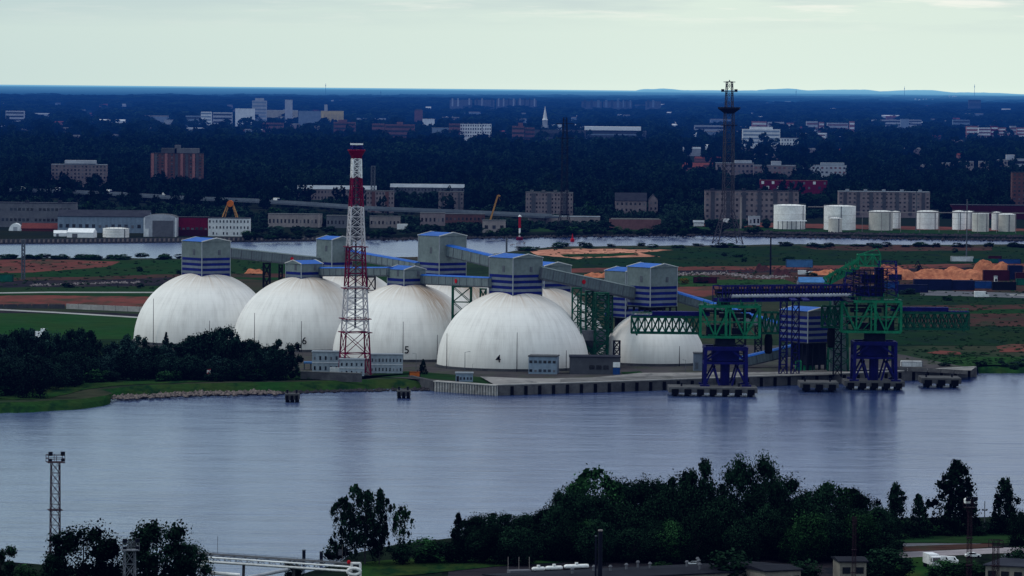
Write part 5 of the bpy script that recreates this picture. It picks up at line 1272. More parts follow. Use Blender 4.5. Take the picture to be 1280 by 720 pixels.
# river sign
p = P(261, 476); s = p.y / F; t = thing('navigation_mark', 'small white and red navigation board on a post at the left bank', 'navigation sign', p); MB().cyl((0, 0, 0), (0, 0, 13 * s), .3, n=8).build('post', 'wall_grey', t); MB().box(0, -.3, 9 * s, 4.6 * s, .2, 5.4 * s).build('board', 'white_paint', t)
b = MB(); b.bar((-1.5 * s, -.45, 10 * s), (1.5 * s, -.45, 13.6 * s), .35, .1); b.bar((-2.2 * s, -.45, 9.1 * s), (2.2 * s, -.45, 9.1 * s), .1, .35); b.bar((-2.2 * s, -.45, 14.3 * s), (2.2 * s, -.45, 14.3 * s), .1, .35); b.build('red_mark', 'red_bright', t)
t = thing('tarpaulin', 'white tarpaulined stack peeping over the left trees', 'stack', P(47, 422)); s = P(47, 422).y / F; MB().prism_x([(0, 0), (4, 0), (3.4, 2.6), (.6, 2.9)], -9 * s, 9 * s).build('cover', 'tent_white', t); MB().box(6 * s, 2, 2.5, 5 * s, 2, 1.5).build('hump', 'tent_white', t)
# vehicles
def car(px, py, m, label, rz=0, z=GZ, k=1.0, van=False):
    p = P(px, py, z); t = thing('parked_van' if van else 'parked_car', label, 'van' if van else 'car', p, rz); t.scale = (k, k, k)
    b = MB()
    if van: b.prism([(-2.5, .4), (2.5, .4), (2.5, 1.2), (2.0, 1.4), (1.4, 2.3), (-2.4, 2.3), (-2.5, 2.1)][::-1], -.95, .95)
    else: b.prism([(-2.1, .35), (2.1, .35), (2.15, .8), (1.2, .95), (-1.9, 1.0), (-2.15, .85)][::-1], -.87, .87); b.prism([(-1.8, .96), (1.1, .93), (.45, 1.45), (-1.2, 1.48)][::-1], -.75, .75)
    b.build('body', m, t)
    g_ = MB(); (g_.prism([(1.3, 1.45), (1.98, 1.42), (1.5, 2.1), (1.2, 2.1)][::-1], -.97, .97) if van else g_.prism([(-1.5, 1.0), (.85, .99), (.4, 1.38), (-1.15, 1.4)][::-1], -.77, .77)); g_.build('window', 'glass_dark', t)
    wm = MB().cyl((0, -.12, 0), (0, .12, 0), .34, n=12).mesh('wheel', 'rubber')
    for x in (-1.35, 1.35):
        for y in (-.82, .82): put('wheel', wm, t, (x, y, .34))
    for y in (-.6, .6): MB().box(2.15 if not van else 2.5, y, .62, .06, .3, .16).build('headlight', 'trim_white', t)
car(406, 463.5, 'car_white', 'white car parked left of the radar tower', .15, k=1.0); car(1227, 372.5, 'car_white', 'white van on the yard road at the right', .05, k=1.6, van=True); 
t = thing('truck', 'white box truck parked under the radar tower', 'truck', P(426, 468.5), .05); MB().box(-1, 0, .9, 6.6, 2.4, 1.9).build('box_body', 'car_white', t); MB().box(3.4, 0, .5, 1.9, 2.2, 1.9).build('cab', 'portable_blue', t); b = MB(); [b.cyl((x, -1.2, .45), (x, 1.2, .45), .45, n=10) for x in (-3, -2, 3.2)]; b.build('wheels', 'rubber', t); MB().box(4.36, 0, 1.5, .05, 1.9, .7).build('windscreen', 'glass_dark', t)
car(1015, 343, 'car_white', 'white car among the wagons behind the conveyor bridge', 0, k=1.3); car(1004, 344, 'car_white', 'white van left of the white car behind the conveyor bridge', 0, k=1.3, van=True); car(1028, 343.5, 'car_dark', 'dark car behind the conveyor bridge', 0, k=1.3)
car(790, 275.5, 'car_white', 'white car on the pink far quay', 0, k=1.4); car(812, 276, 'car_white', 'white van on the pink far quay', 0, k=2.0, van=True)
car(776, 273, 'car_white', 'left white car on the pink far quay', 0, k=1.3); car(911, 281, 'car_white', 'white van on the far bank before the pylon', 0, k=2.2, van=True); car(890, 279, 'car_white', 'white car beside the white shed on the far bank', 0, k=1.6); car(505, 288, 'car_white', 'white boat shaped van at the far waterfront', 0, k=2.2, van=True)
for x, l in ((30, 'first'), (72, 'second'), (136, 'third'), (207, 'fourth'), (346, 'fifth')):
    i = [k for k in range(len(vp) - 1) if vp[k].x / vp[k].y * F + 640 <= x < vp[k + 1].x / vp[k + 1].y * F + 640][0]
    a, c = vp[i], vp[i + 1]; u = (x - 640 - a.x / a.y * F) / ((c.x / c.y - a.x / a.y) * F); o = thing('lorry', f'{l} white lorry on the viaduct from the left', 'truck', a.lerp(c, u) + Vector((0, -3, .85)), math.atan2((c - a).y, (c - a).x))
    MB().box(-1.4, 0, .9, 8, 2.5, 2.8).build('box_body', 'car_white', o); MB().box(4, 0, .5, 2.2, 2.4, 2.6).build('cab', 'container_navy', o); b = MB(); [b.cyl((w, -1.2, .5), (w, 1.2, .5), .5, n=10) for w in (-4, -2.6, 3.8)]; b.build('wheels', 'rubber', o)

# rubble, riprap: nobody could count them
def rocks(name, m, pts, n, rmin, rmax, label, z=GZ, spread=(1.5, .5)):
    b = MB(); q = dense(pts, 3, 0, False)
    for _ in range(n):
        x, y = R.choice(q); p = P(x + R.gauss(0, spread[0]), y + R.gauss(0, spread[1]), z); r = R.uniform(rmin, rmax) * R.choice((.6, 1, 1))
        vs = [Vector(v) * r * R.uniform(.65, 1.2) + p for v in ((1, 0, 0), (-1, 0, 0), (0, 1, 0), (0, -1, 0), (0, 0, .8), (0, 0, -.6))]
        b.add(vs, [(0, 2, 4), (2, 1, 4), (1, 3, 4), (3, 0, 4), (2, 0, 5), (1, 2, 5), (3, 1, 5), (0, 3, 5)])
    tag(b.build(name, m), label, None, kind='stuff')
rocks('riprap', 'rock', [(118, 497.5), (150, 497), (220, 493), (300, 491), (352, 490.5)], 620, .35, 1.3, 'pale stone riprap along the left river bank', 1.0, spread=(4, 1.1))
rocks('riprap', 'rock_dark', [(150, 498), (220, 494.5), (350, 491.5), (430, 488.5), (540, 486.5)], 500, .5, 1.2, 'dark wet stones at the left waterline', .3)
rocks('riprap', 'rock_dark', [(480, 299), (640, 296.5), (830, 294), (900, 294), (1100, 298), (1300, 300.5)], 900, .8, 2.0, 'dark stones along the far bank', 1.0)
rocks('riprap', 'rock_dark', [(880, 290), (1000, 291.5), (1280, 295.5)], 700, .8, 2.2, 'dark rubble strip below the tanks', 3.0)
rocks('rubble', 'rubble_pale', [(40, 357), (130, 354), (175, 353)], 220, .5, 1.3, 'grey rubble heaps in the left meadow')
rocks('rubble', 'rubble_pale', [(850, 343), (905, 342), (945, 347), (985, 346)], 420, .5, 1.3, 'pale scrap rubble in the stock yard', spread=(4, 1))
rocks('rubble', 'rust_metal', [(900, 340), (1000, 338), (1090, 338)], 260, .6, 1.6, 'rusty scrap along the red track', spread=(4, .8))
rocks('rubble', 'rubble_pale', [(640, 306), (655, 304)], 0 + 20, .4, .8, 'few stones at the channel spit', 1)

# ------------------------------------------------------------------ small far houses
hm_ = {}
def small_house(w, h, m, rf):
    k = (w, h, m, rf)
    if k not in hm_:
        b = MB(); b.box(0, 5, -1, w, 10, h + 1); b2 = MB(); b2.prism_x([(-.4, h), (10.4, h), (5, h + 3)], -w / 2 - .4, w / 2 + .4); hm_[k] = (b.mesh('wall', m), b2.mesh('roof', rf))
    return hm_[k]
KINDS_ = (('wall_palegrey', 'roof_light', 'tiny pale roofed house among the distant woods'), ('wall_white', 'wall_white', 'tiny white building among the distant woods'), ('wall_brick', 'roof_redbrown', 'tiny brick building among the distant woods'), ('wall_bluegrey', 'roof_grey', 'tiny blue grey hall among the distant woods'), ('wall_pinkish', 'roof_grey', 'tiny dull pinkish block among the distant woods'))
for i in range(150):
    y = R.choice((R.uniform(126, 150), R.uniform(146, 176), R.uniform(150, 172), R.uniform(185, 222))); x = R.uniform(-10, 1290)
    if y > 180 and x < 860: continue
    kd = R.choice(KINDS_); p = P(x, y, GZ); s = p.y / F; w = R.choice((14, 22, 34, 48, 70)) * (.6 if y > 180 else 1); h = R.choice((5, 8, 12)) * (1.0 if y > 160 else 1.5)
    wm_, rm_ = small_house(w, h, kd[0], kd[1]); t = thing('small_house', kd[2], 'house', p, R.uniform(-.4, .4), kd[2].replace('tiny ', '') + ' (small ones)'); put('wall', wm_, t); put('roof', rm_, t)
    EXCL.append((x - w / s / 2, x + w / s / 2, y - (h + 3) / s, y - .35 * h / s, y))
# ------------------------------------------------------------------ near bank things
def NP(x, y): return P(x, y, NZ)
def light_mast(px, pyb, pyt, wpx, label, m, headw=1.8, name='floodlight_mast', lamps=True):
    p = NP(px, pyb); s = p.y / F; h = (pyb - pyt) * s; w = wpx * s / 2; t = thing(name, label, 'mast', p, .25)
    b = MB(); n = max(6, int(h / (2 * w * 1.1))); lattice(b, 0, h, w * 1.1, w * .9, n, min(.22, w * .16), min(.12, w * .09)); b.build('lattice', m, t)
    for u in (.28, .62):
        b = MB(); b.box(0, 0, h * u, w * 3, w * 3, .18); b.build('landing', m, t)
    b = MB(); W2 = w * headw; b.box(0, 0, h, 2 * W2, 2 * W2, .15)
    for zz in (.9, 1.7):
        for sg in (-1, 1): b.bar((-W2, sg * W2, h + zz), (W2, sg * W2, h + zz), .12); b.bar((sg * W2, -W2, h + zz), (sg * W2, W2, h + zz), .12)
    for x in (-1, 0, 1):
        for y in (-1, 1): b.bar((x * W2, y * W2, h), (x * W2, y * W2, h + 1.7), .12)
    b.build('platform', m, t)
    if lamps:
        for sg in (-.75, .75):
            b = MB(); b.box(sg * W2, -W2, h + 1.8, .9, .7, .8); b.build('floodlight', 'steel_dark', t)
            b = MB(); b.box(sg * W2, -W2, h + .4, .7, .6, .6); b.build('floodlight', 'steel_dark', t)
    return t
mat('mast_rust', (.036, .019, .026), (.022, .013, .02), .8)
mat('mast_dim', (.022, .010, .016), (.014, .008, .012), .8)
mat('mast_grey', (.14, .15, .18), (.09, .10, .12), .8)
light_mast(68.5, 735, 577, 11.5, 'rusty lattice floodlight mast over the river at the left', 'mast_rust')
light_mast(161.5, 790, 687, 14, 'grey lattice mast top between the two big trees', 'mast_grey', 1.5, lamps=True)
light_mast(1211, 735, 634, 5, 'thin rusty floodlight mast before the tall right tree', 'mast_dim', 2.6)
light_mast(1067, 740, 655, 4, 'faint rusty lattice post before the dark trees', 'mast_dim', 1.0, lamps=False)
light_mast(1244, 745, 684, 7, 'rusty lattice pylon at the road on the right', 'mast_dim', 2.0, lamps=False)
o = NP(1209, 735); s = o.y / F; t = thing('lamp', 'white lamp globe on top of the thin rusty mast', 'lamp', at(1209, 626, o.y)); MB().lathe([(.05, -.9), (.75, -.5), (.8, .4), (.05, .9)], 14).build('globe', 'white_paint', t); MB().cyl((0, 0, -2.6), (0, 0, -.8), .12).build('stem', 'mast_rust', t)
# street lamp with cross arms
p = NP(1230.5, 664); s = p.y / F; t = thing('street_lamp', 'pale double armed lamp post between the two right trees', 'street lamp', p); h = 38 * s
b = MB(); b.cyl((0, 0, 0), (0, 0, h), .16, .10, 8); b.build('post', 'steel_grey', t); b = MB(); b.bar((-2.6 * s, 0, 26 * s), (2.6 * s, 0, 26 * s), .14); [b.box(x * s, 0, 26 * s, .5, .4, .4) for x in (-2.4, 2.4)]; b.build('lamp_arm', 'steel_grey', t)
# pipe bridge
Yp = NP(350, 735).y
pa, pb = at(225, 690, Yp), at(449, 705, Yp - 12); d = pb - pa; L = d.length; x = d.normalized(); y = Vector((0, 0, 1)).cross(x).normalized(); s = Yp / F
t = thing('pipe_bridge', 'trussed pipe bridge with white pipes over the near water', 'pipe bridge'); t.matrix_world = Matrix.Translation(pa) @ Matrix((x, y, x.cross(y))).transposed().to_4x4()
b = MB(); truss(b, 0, L, -10 * s, -1 * s, -1.6, 1.6, 16, .15, .12, kind='W'); b.build('truss', 'steel_grey', t)
for y_, z_, r in ((-1.95, -3.0 * s, .19), (-1.95, -8.4 * s, .27)):
    b = MB(); b.cyl((0, y_, z_), (L - 1, y_, z_), r, n=10); b.build('pipe', 'white_paint', t)
MB().box(L / 2, 0, -1 * s + .15, L, 3.0, .12).build('walkway', 'concrete_dark', t)
b = MB()
for i in range(18): b.bar((L * i / 17, 1.4, -s), (L * i / 17, 1.4, 1.6 * s), .07)
b.bar((0, 1.4, 1.6 * s), (L, 1.4, 1.6 * s), .08); b.build('railing', 'steel_grey', t)
b = MB()
for u in (.08, .36, .64, .94): b.cyl((L * u, 0, -40 * s), (L * u, 0, -10 * s), .35, n=8)
b.build('pier', 'concrete_dark', t)
def pipe_loop(pts, r, m='white_paint'):
    b = MB()
    for a, c in zip(pts, pts[1:]): b.cyl(a, c, r, n=8)
    for a in pts: b.lathe([(r * math.sin(k / 5 * PI) + .001, -r * math.cos(k / 5 * PI)) for k in range(6)], 8, tuple(a))
    return b
t = thing('pipe_loop', 'white expansion loop of pipe at the right end of the pipe bridge', 'pipe loop', pb)
pipe_loop([Vector(v) * s for v in ((-9, -8, -2), (-9, -8, 1.5), (1, -8, 1.5), (1.5, -8, 0), (1.5, -8, -18))], .30).build('upper_loop', 'white_paint', t)
pipe_loop([Vector((math.cos(a) * 8 * s - 6 * s, -12 * s, math.sin(a) * 4 * s - 8 * s)) for a in [i / 14 * 2 * PI for i in range(15)]], .36).build('round_loop', 'white_paint', t)
pipe_loop([Vector(v) * s for v in ((-9, -8, -2), (-12, -8, -6), (-12, -8, -20))], .26).build('down_pipe', 'white_paint', t)
p = at(436, 703, Yp - 14); tag(MB().lathe([(.05, -.4), (.4, -.2), (.4, .3), (.05, .5)], 10).build('warning_lamp', 'red_bright', None, p), 'small red lamp at the end of the pipe bridge', 'lamp')
for k, (xa, ya, xb, yb) in enumerate(((232, 706, 262, 709), (262, 716, 300, 719), (310, 722, 360, 712))):
    a, c = at(xa, ya, Yp - 20 - 4 * k), at(xb, yb, Yp - 20 - 4 * k); b = MB(); b.cyl(a, c, .42, n=10)
    tag(b.build('pipe', 'pipe_light' if k == 2 else 'white_paint'), ('short white pipe under the pipe bridge by the tree', 'lowest white pipe left under the pipe bridge', 'grey slanted pipe under the pipe bridge')[k], 'pipe')
for x, y0, y1, l in ((379.8, 703, 688, 'left dark mooring post in the water'), (401.5, 705, 690, 'right dark mooring post in the water')):
    p = P(x, y0, 0); s = p.y / F; t = thing('mooring_post', l, 'mooring post', p); MB().cyl((0, 0, -2), (0, 0, (y0 - y1) * s), 2.2 * s, n=10).build('post', 'steel_dark', t); MB().cyl((0, 0, (y0 - y1) * s), (0, 0, (y0 - y1) * s + .2), 2.4 * s, n=10).build('cap', 'steel_grey', t)
p = at(272, 692, Yp + 1); tag(MB().cyl((0, 0, 0), (0, 0, 20 * .2), .06, n=6).build('signal_pole', 'steel_grey', None, p), 'thin pole standing on the pipe bridge', 'pole')
p = NP(428, 706); s = p.y / F; tag(MB().cyl((0, 0, 0), (0, 0, 42 * s), .07, n=6).build('signal_pole', 'wall_beige', None, p), 'thin pale pole left of the birch', 'pole'); tag(MB().box(0, 0, 0, 1, .2, 1.4).build('sign_board', 'wall_grey', None, at(425, 694, p.y)), 'small grey sign board before the birch bush', 'sign')
# tank wagons and rail yard
tw = None
for k, (xa, xb, y) in enumerate(((664, 682, 716.5), (681, 704, 715.2), (704, 737, 713.2))):
    p = NP((xa + xb) / 2, y + 3); s = p.y / F; L = (xb - xa) * s * .96; r = 2.1 * s * 1.25
    t = thing('tank_wagon', ('leftmost short white tank wagon in the rail yard', 'middle white tank wagon in the rail yard', 'rightmost long white tank wagon in the rail yard')[k], 'tank wagon', p, .35, 'white tank wagons in the rail yard'); L /= math.cos(.35)
    b = MB(); pr = [(.02, -L / 2), (r * .7, -L / 2 + .15), (r, -L / 2 + .5), (r, L / 2 - .5), (r * .7, L / 2 - .15), (.02, L / 2)]
    vs = []; n = 16
    for rr, xx in pr: vs += [(xx, rr * math.cos(i * 2 * PI / n), 1.1 + r + rr * math.sin(i * 2 * PI / n)) for i in range(n)]
    b.add(vs, [(q * n + i, q * n + (i + 1) % n, (q + 1) * n + (i + 1) % n, (q + 1) * n + i) for q in range(5) for i in range(n)]); b.build('barrel', 'white_paint', t, smooth=True)
    b = MB(); b.box(0, 0, .7, L * .96, 1.6, .35); [b.cyl((u * L, -.8, .45), (u * L, .8, .45), .45, n=10) for u in (-.38, -.28, .28, .38)]; b.build('underframe', 'rubber', t)
    b = MB(); b.cyl((0, 0, 1.1 + 2 * r), (0, 0, 1.5 + 2 * r), .4, n=10); b.build('dome_lid', 'white_paint', t)
p = NP(649, 722); s = p.y / F; t = thing('flat_wagon', 'grey flat wagon left of the tank wagons', 'wagon', p, .3); MB().box(0, 0, .9, 28 * s, 2.6, .9).build('deck', 'wall_grey', t); b = MB(); [b.cyl((u * s, -.8, .45), (u * s, .8, .45), .45, n=10) for u in (-11, -8, 8, 11)]; b.build('wheels', 'rubber', t)
for i, x in enumerate((635, 648.5, 661.5)):
    p = NP(x, 718); s = p.y / F; tag(MB().cyl((0, 0, 0), (0, 0, 22 * s), .07, n=6).build('flag_pole', 'wall_beige', None, p), ('left thin pale pole by the flat wagon', 'middle thin pale pole by the flat wagon', 'right thin pale pole by the flat wagon')[i], 'pole')
p = NP(749.5, 760); s = p.y / F; t = thing('chimney', 'dark round chimney with pale rim in front of the trees', 'chimney', p); MB().cyl((0, 0, 0), (0, 0, 97 * s), 3.0 * s, 2.7 * s, 16).build('shaft', 'steel_dark', t); MB().cyl((0, 0, 97 * s), (0, 0, 98.6 * s), 3.0 * s, n=16).build('rim', 'wall_beige', t)
p = NP(744.0, 762); t = thing('chimney', 'thinner dark flue left of the round chimney', 'chimney', p); MB().cyl((0, 0, 0), (0, 0, 92 * s), 1.2 * s, n=10).build('shaft', 'steel_dark', t); MB().cyl((0, 0, 92 * s), (0, 0, 93 * s), 1.5 * s, n=10).build('rim', 'steel_grey', t)
# long workshop roof with vents
def roofbox(x0, x1, ya, yb_, hgt, wall, roof, label, z=NZ, dep=16, slope=0, wins=0, nm='workshop'):
    # ya/yb_: photo rows of the left and right ends of the near eave
    Y = P((x0 + x1) / 2, (ya + yb_) / 2 + 1, NZ + hgt).y
    a, c = P(x0, ya, NZ + hgt), P(x1, yb_, NZ + hgt); d = (c - a); L = d.length; rz = math.atan2(d.y, d.x)
    t = thing(nm, label, 'building', (a.x, a.y, NZ), rz)
    MB().box(L / 2, dep / 2, -1, L, dep, hgt + 1).build('wall', wall, t)
    MB().prism_x([(-.5, hgt + .02), (dep + .5, hgt + .02), (dep + .5, hgt + .3), (dep * .5, hgt + .3 + slope), (-.5, hgt + .3)], -.5, L + .5).build('roof', roof, t)
    if wins:
        wm = win_mesh(L / wins * .6, 1.5, 'glass_dark')
        for i in range(wins): put('window', wm, t, (L * (i + .5) / wins, -.07, hgt - 2.6))
    return t, L, s
t, L, s_ = roofbox(650, 985, 729, 712.5, 4, 'wall_dim', 'roof_tar', 'long dark flat roof with vents in front of the trees', dep=17, slope=.5)
vm = MB().cyl((0, 0, 0), (0, 0, 1.3), .28, n=10).cyl((0, 0, 1.3), (0, 0, 1.7), .5, .25, 10).mesh('roof_vent', 'wall_grey')
for i in range(12): put('roof_vent', vm, t, (L * R.uniform(.03, .97), R.uniform(4, 16), 4.4), 0)
t, L, s_ = roofbox(957, 1001, 715, 713, 5, 'wall_dim', 'roof_tar', 'cream workshop with dark roof and two wide windows', dep=12, slope=.5, wins=4)
t, L, s_ = roofbox(1050, 1083, 703, 703, 6, 'wall_dim', 'roof_tar', 'cream end wall of a building among the dark trees', dep=10, slope=.5, wins=2)
t, L, s_ = roofbox(1232, 1330, 707, 712, 5.5, 'wall_dim', 'roof_slate', 'flat grey roof with beige wall at the lower right corner', dep=26, slope=.1, wins=6)
t, L, s_ = roofbox(835, 960, 741, 738, 5, 'wall_dim', 'roof_tar', 'low pale shed at the bottom edge', dep=10)
# truck and vans at the right
def near_truck(px, py, label, rz):
    t = thing('truck', label, 'truck', NP(px, py), rz); MB().box(-1.6, 0, 1.0, 5.2, 2.4, 2.4).build('box_body', 'car_white', t)
    MB().prism([(1.1, .5), (3.1, .5), (3.1, 1.7), (2.7, 3.0), (1.1, 3.1)][::-1], -1.15, 1.15).build('cab', 'car_white', t)
    MB().prism([(2.75, 1.8), (3.14, 1.78), (2.74, 2.85), (2.6, 2.85)][::-1], -1.0, 1.0).build('windscreen', 'glass_dark', t); MB().box(2.2, 0, 1.8, .8, 2.34, .8).build('side_window', 'glass_dark', t)
    wm = MB().cyl((0, -.15, 0), (0, .15, 0), .5, n=14).mesh('wheel', 'rubber')
    for x in (-3.2, -2.1, 2.2):
        for y in (-1.1, 1.1): put('wheel', wm, t, (x, y, .5))
    MB().box(0, 0, .7, 7.6, 1.2, .3).build('chassis', 'rubber', t); return t
near_truck(1166, 710, 'white truck with dark windscreen parked on the grass at the right', -1.35)
car(1177, 705, 'car_white', 'white van half behind the bush right of the truck', -.2, NZ, .85, True); car(1187.5, 705, 'car_white', 'second white van right of the truck', -.2, NZ, .8, True)
car(866, 707, 'car_white', 'white car nose showing behind the dark roof', 2.9, NZ, .75); car(876, 705, 'car_dark', 'dark car beside the white car behind the roof', 2.9, NZ, 1.3)
car(1216, 697, 'car_white', 'small white car on the near road by the thin mast', .2, NZ, .9); car(1263, 700, 'car_dark', 'dark car parked by the flat roof at the right', .2, NZ, 1.0)
car(1002, 712, 'car_dark', 'dark car right of the cream workshop', .3, NZ, 1.0)

# ------------------------------------------------------------------ trees
def crown(seed, kind, n, size, jitter=.6):
    r = np.random.default_rng(seed)
    if kind == 'round':
        lobes = []
        for _ in range(22):
            z = r.uniform(.14, .84); w = .66 * math.sqrt(max(0, 1 - ((z - .42) / .52) ** 2)) + .04; a = r.uniform(0, 2 * PI); q = w * r.uniform(.3, 1); lobes.append((q * math.cos(a), q * math.sin(a), z, r.uniform(.24, .38)))
    elif kind == 'ragged':
        lobes = [(r.uniform(-.7, .7), r.uniform(-.7, .7), r.uniform(.22, .9), r.uniform(.16, .28)) for _ in range(22)]
    elif kind == 'birch':
        lobes = []
        for _ in range(40):
            z = r.uniform(.16, .95); w = .75 * math.sin(min(1, (z - .05)) * PI) ** .7 + .1; a = r.uniform(0, 2 * PI); q = r.uniform(.2, 1) * w
            lobes.append((q * math.cos(a), q * math.sin(a), z, r.uniform(.10, .19)))
    elif kind == 'willow':
        lobes = []
        for _ in range(26):
            z = r.uniform(.10, .86); w = .64 * math.sqrt(max(0, 1 - ((z - .38) / .56) ** 2)) + .04; a = r.uniform(0, 2 * PI); q = w * r.uniform(.4, 1); lobes.append((q * math.cos(a), q * math.sin(a), z, r.uniform(.20, .30)))
    elif kind == 'cone':
        lobes = []
        for i in range(34):
            z = .08 + .9 * (i / 34) ** 1.05; w = (1 - z) * .85 + .06; a = r.uniform(0, 2 * PI); q = r.uniform(.3, .95) * w
            lobes.append((q * math.cos(a), q * math.sin(a), z, .10 + .16 * (1 - z)))
    elif kind == 'poplar':
        lobes = []
        for i in range(68):
            z = .05 + .92 * (i % 34) / 34; w = .80 * min(1, (z + .12) / .32) * (1 - z) ** .62 + .03; a = r.uniform(0, 2 * PI); q = r.uniform(.15, .95) * w
            lobes.append((q * math.cos(a), q * math.sin(a), z, r.uniform(.19, .30) * (1.1 - .6 * z)))
    else:  # bush
        lobes = [(r.uniform(-.65, .65), r.uniform(-.65, .65), r.uniform(.1, .7), r.uniform(.22, .38)) for _ in range(13)]
    L = np.array(lobes); k = r.integers(0, len(L), n)
    d = r.normal(size=(n, 3)); d /= np.linalg.norm(d, axis=1)[:, None]
    rad = L[k, 3] * (r.uniform(.35, 1.0, n) ** .6) * np.where(r.uniform(size=n) < .12, 1.25, 1)
    sq = np.array([1, 1, .6 if kind == 'bush' else .5])
    p = L[k, :3] + d * rad[:, None] * sq
    if kind in ('willow', 'birch'):
        drop = r.uniform(0, .16 if kind == 'willow' else .09, n); p[:, 2] -= drop
    if kind in ('round', 'willow', 'poplar', 'cone', 'bush'):
        fill = r.uniform(size=n) < (.58 if kind in ('poplar', 'cone') else .42); q3 = r.normal(size=(n, 3)); q3 /= np.linalg.norm(q3, axis=1)[:, None]; q3 *= (r.uniform(.3, 1, n) ** .4)[:, None]
        if kind in ('poplar', 'cone'):
            zz = r.uniform(.03, .92, n) ** 1.2; ww = .70 * (1 - zz) ** .65; E = np.stack([q3[:, 0] * ww, q3[:, 1] * ww, zz], 1)
        else: E = np.stack([q3[:, 0] * .78, q3[:, 1] * .78, .47 + q3[:, 2] * .43], 1)
        p[fill] = E[fill]; d[fill] = q3[fill]
    if kind == 'birch':
        fill = r.uniform(size=n) < .25; q3 = r.normal(size=(n, 3)); q3 /= np.linalg.norm(q3, axis=1)[:, None]; q3 *= (r.uniform(.1, 1, n) ** .5)[:, None]; p[fill] = np.stack([q3[:, 0] * .6, q3[:, 1] * .6, .56 + q3[:, 2] * .38], 1)[fill]
    core = r.uniform(size=n) < .14; p[core] = L[k[core], :3] + d[core] * rad[core][:, None] * sq * .45
    p[:, :2] *= .82 / np.percentile(np.abs(p[:, :2]), 98.5); zt = np.percentile(p[:, 2], 99.3); p[:, 2] *= .985 / zt; p[:, 2] = np.clip(p[:, 2], .015, 1.06)
    sh = (.55 + .9 * r.uniform(size=len(L)))[k] * r.uniform(.6, 1.35, n) * (.55 + .55 * np.clip(p[:, 2], 0, 1)) * (.7 + .5 * (d[:, 2] > 0))  # painted shade: leaves darker low down and underneath, crown cores darker too
    nn = d + r.normal(size=(n, 3)) * jitter; nn /= np.linalg.norm(nn, axis=1)[:, None]
    up = r.normal(size=(n, 3)); u = np.cross(nn, up); u /= np.linalg.norm(u, axis=1)[:, None]; v = np.cross(nn, u)
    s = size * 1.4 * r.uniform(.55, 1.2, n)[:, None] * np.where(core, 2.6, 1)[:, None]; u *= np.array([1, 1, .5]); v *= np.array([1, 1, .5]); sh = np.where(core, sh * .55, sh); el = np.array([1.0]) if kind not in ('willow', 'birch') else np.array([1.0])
    V = np.stack([p + u * s, p + v * s * .7, p - u * s, p - v * s * .7], 1)
    return V, sh
def quads_mesh(name, V, sh, m):
    n = len(V); me = bpy.data.meshes.new(name)
    me.vertices.add(4 * n); me.vertices.foreach_set('co', V.reshape(-1).astype(np.float32))
    me.loops.add(4 * n); me.loops.foreach_set('vertex_index', np.arange(4 * n, dtype=np.int32))
    me.polygons.add(n); me.polygons.foreach_set('loop_start', np.arange(0, 4 * n, 4, dtype=np.int32)); me.polygons.foreach_set('loop_total', np.full(n, 4, dtype=np.int32))
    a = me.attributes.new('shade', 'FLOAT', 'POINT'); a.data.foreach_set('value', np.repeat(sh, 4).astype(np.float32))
    me.materials.append(M[m]); me.update(); me.validate(); return me
PROTO = {}
def proto(kind, var, m, n, size):
    key = (kind, var, m)
    if key in PROTO: return PROTO[key]
    V, sh = crown(hash((kind, var)) % 1000 + var * 17 if False else sum(map(ord, kind)) + var * 31, kind, n, size)
    me = quads_mesh('crown', V, sh, m)
    b = MB(); rr = random.Random(var + len(kind))
    tw = .035; b.cyl((0, 0, -.03), (0, 0, .45), tw, tw * .6, 8); b.cyl((0, 0, .45), (rr.uniform(-.03, .03), 0, .9), tw * .6, .006, 6)
    for i in range(7):
        z = rr.uniform(.2, .6); a = rr.uniform(0, 2 * PI); q = rr.uniform(.25, .55); b.cyl((0, 0, z), (q * math.cos(a), q * math.sin(a), min(.92, z + rr.uniform(.15, .3))), tw * .4, .005, 5)
    tm = b.mesh('trunk', 'birch_bark' if kind == 'birch' else 'bark')
    PROTO[key] = (me, tm); return PROTO[key]
NT_ = [0]
def tree(px, pyb, hpx, wpx, kind, label, m='leaf', z=GZ, group=None, name=None, n=2600, size=.045, var=None, cat='tree', pos=None):
    NT_[0] += 1
    p = pos if pos is not None else P(px, pyb, z); s = p.y / F
    me, tm = proto(kind, NT_[0] % 5 if var is None else var, m, n, size)
    t = thing(name or {'round': 'broadleaf_tree', 'ragged': 'broadleaf_tree', 'birch': 'birch_tree', 'willow': 'willow_tree', 'cone': 'spruce_tree', 'poplar': 'poplar_tree', 'bush': 'bush'}[kind], label, cat if kind != 'bush' else 'bush', p, R.uniform(0, 6.28), group)
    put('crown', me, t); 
    if kind != 'bush': put('trunk', tm, t)
    t.scale = (wpx * s / 1.7, wpx * s / 1.7, hpx * s); return t
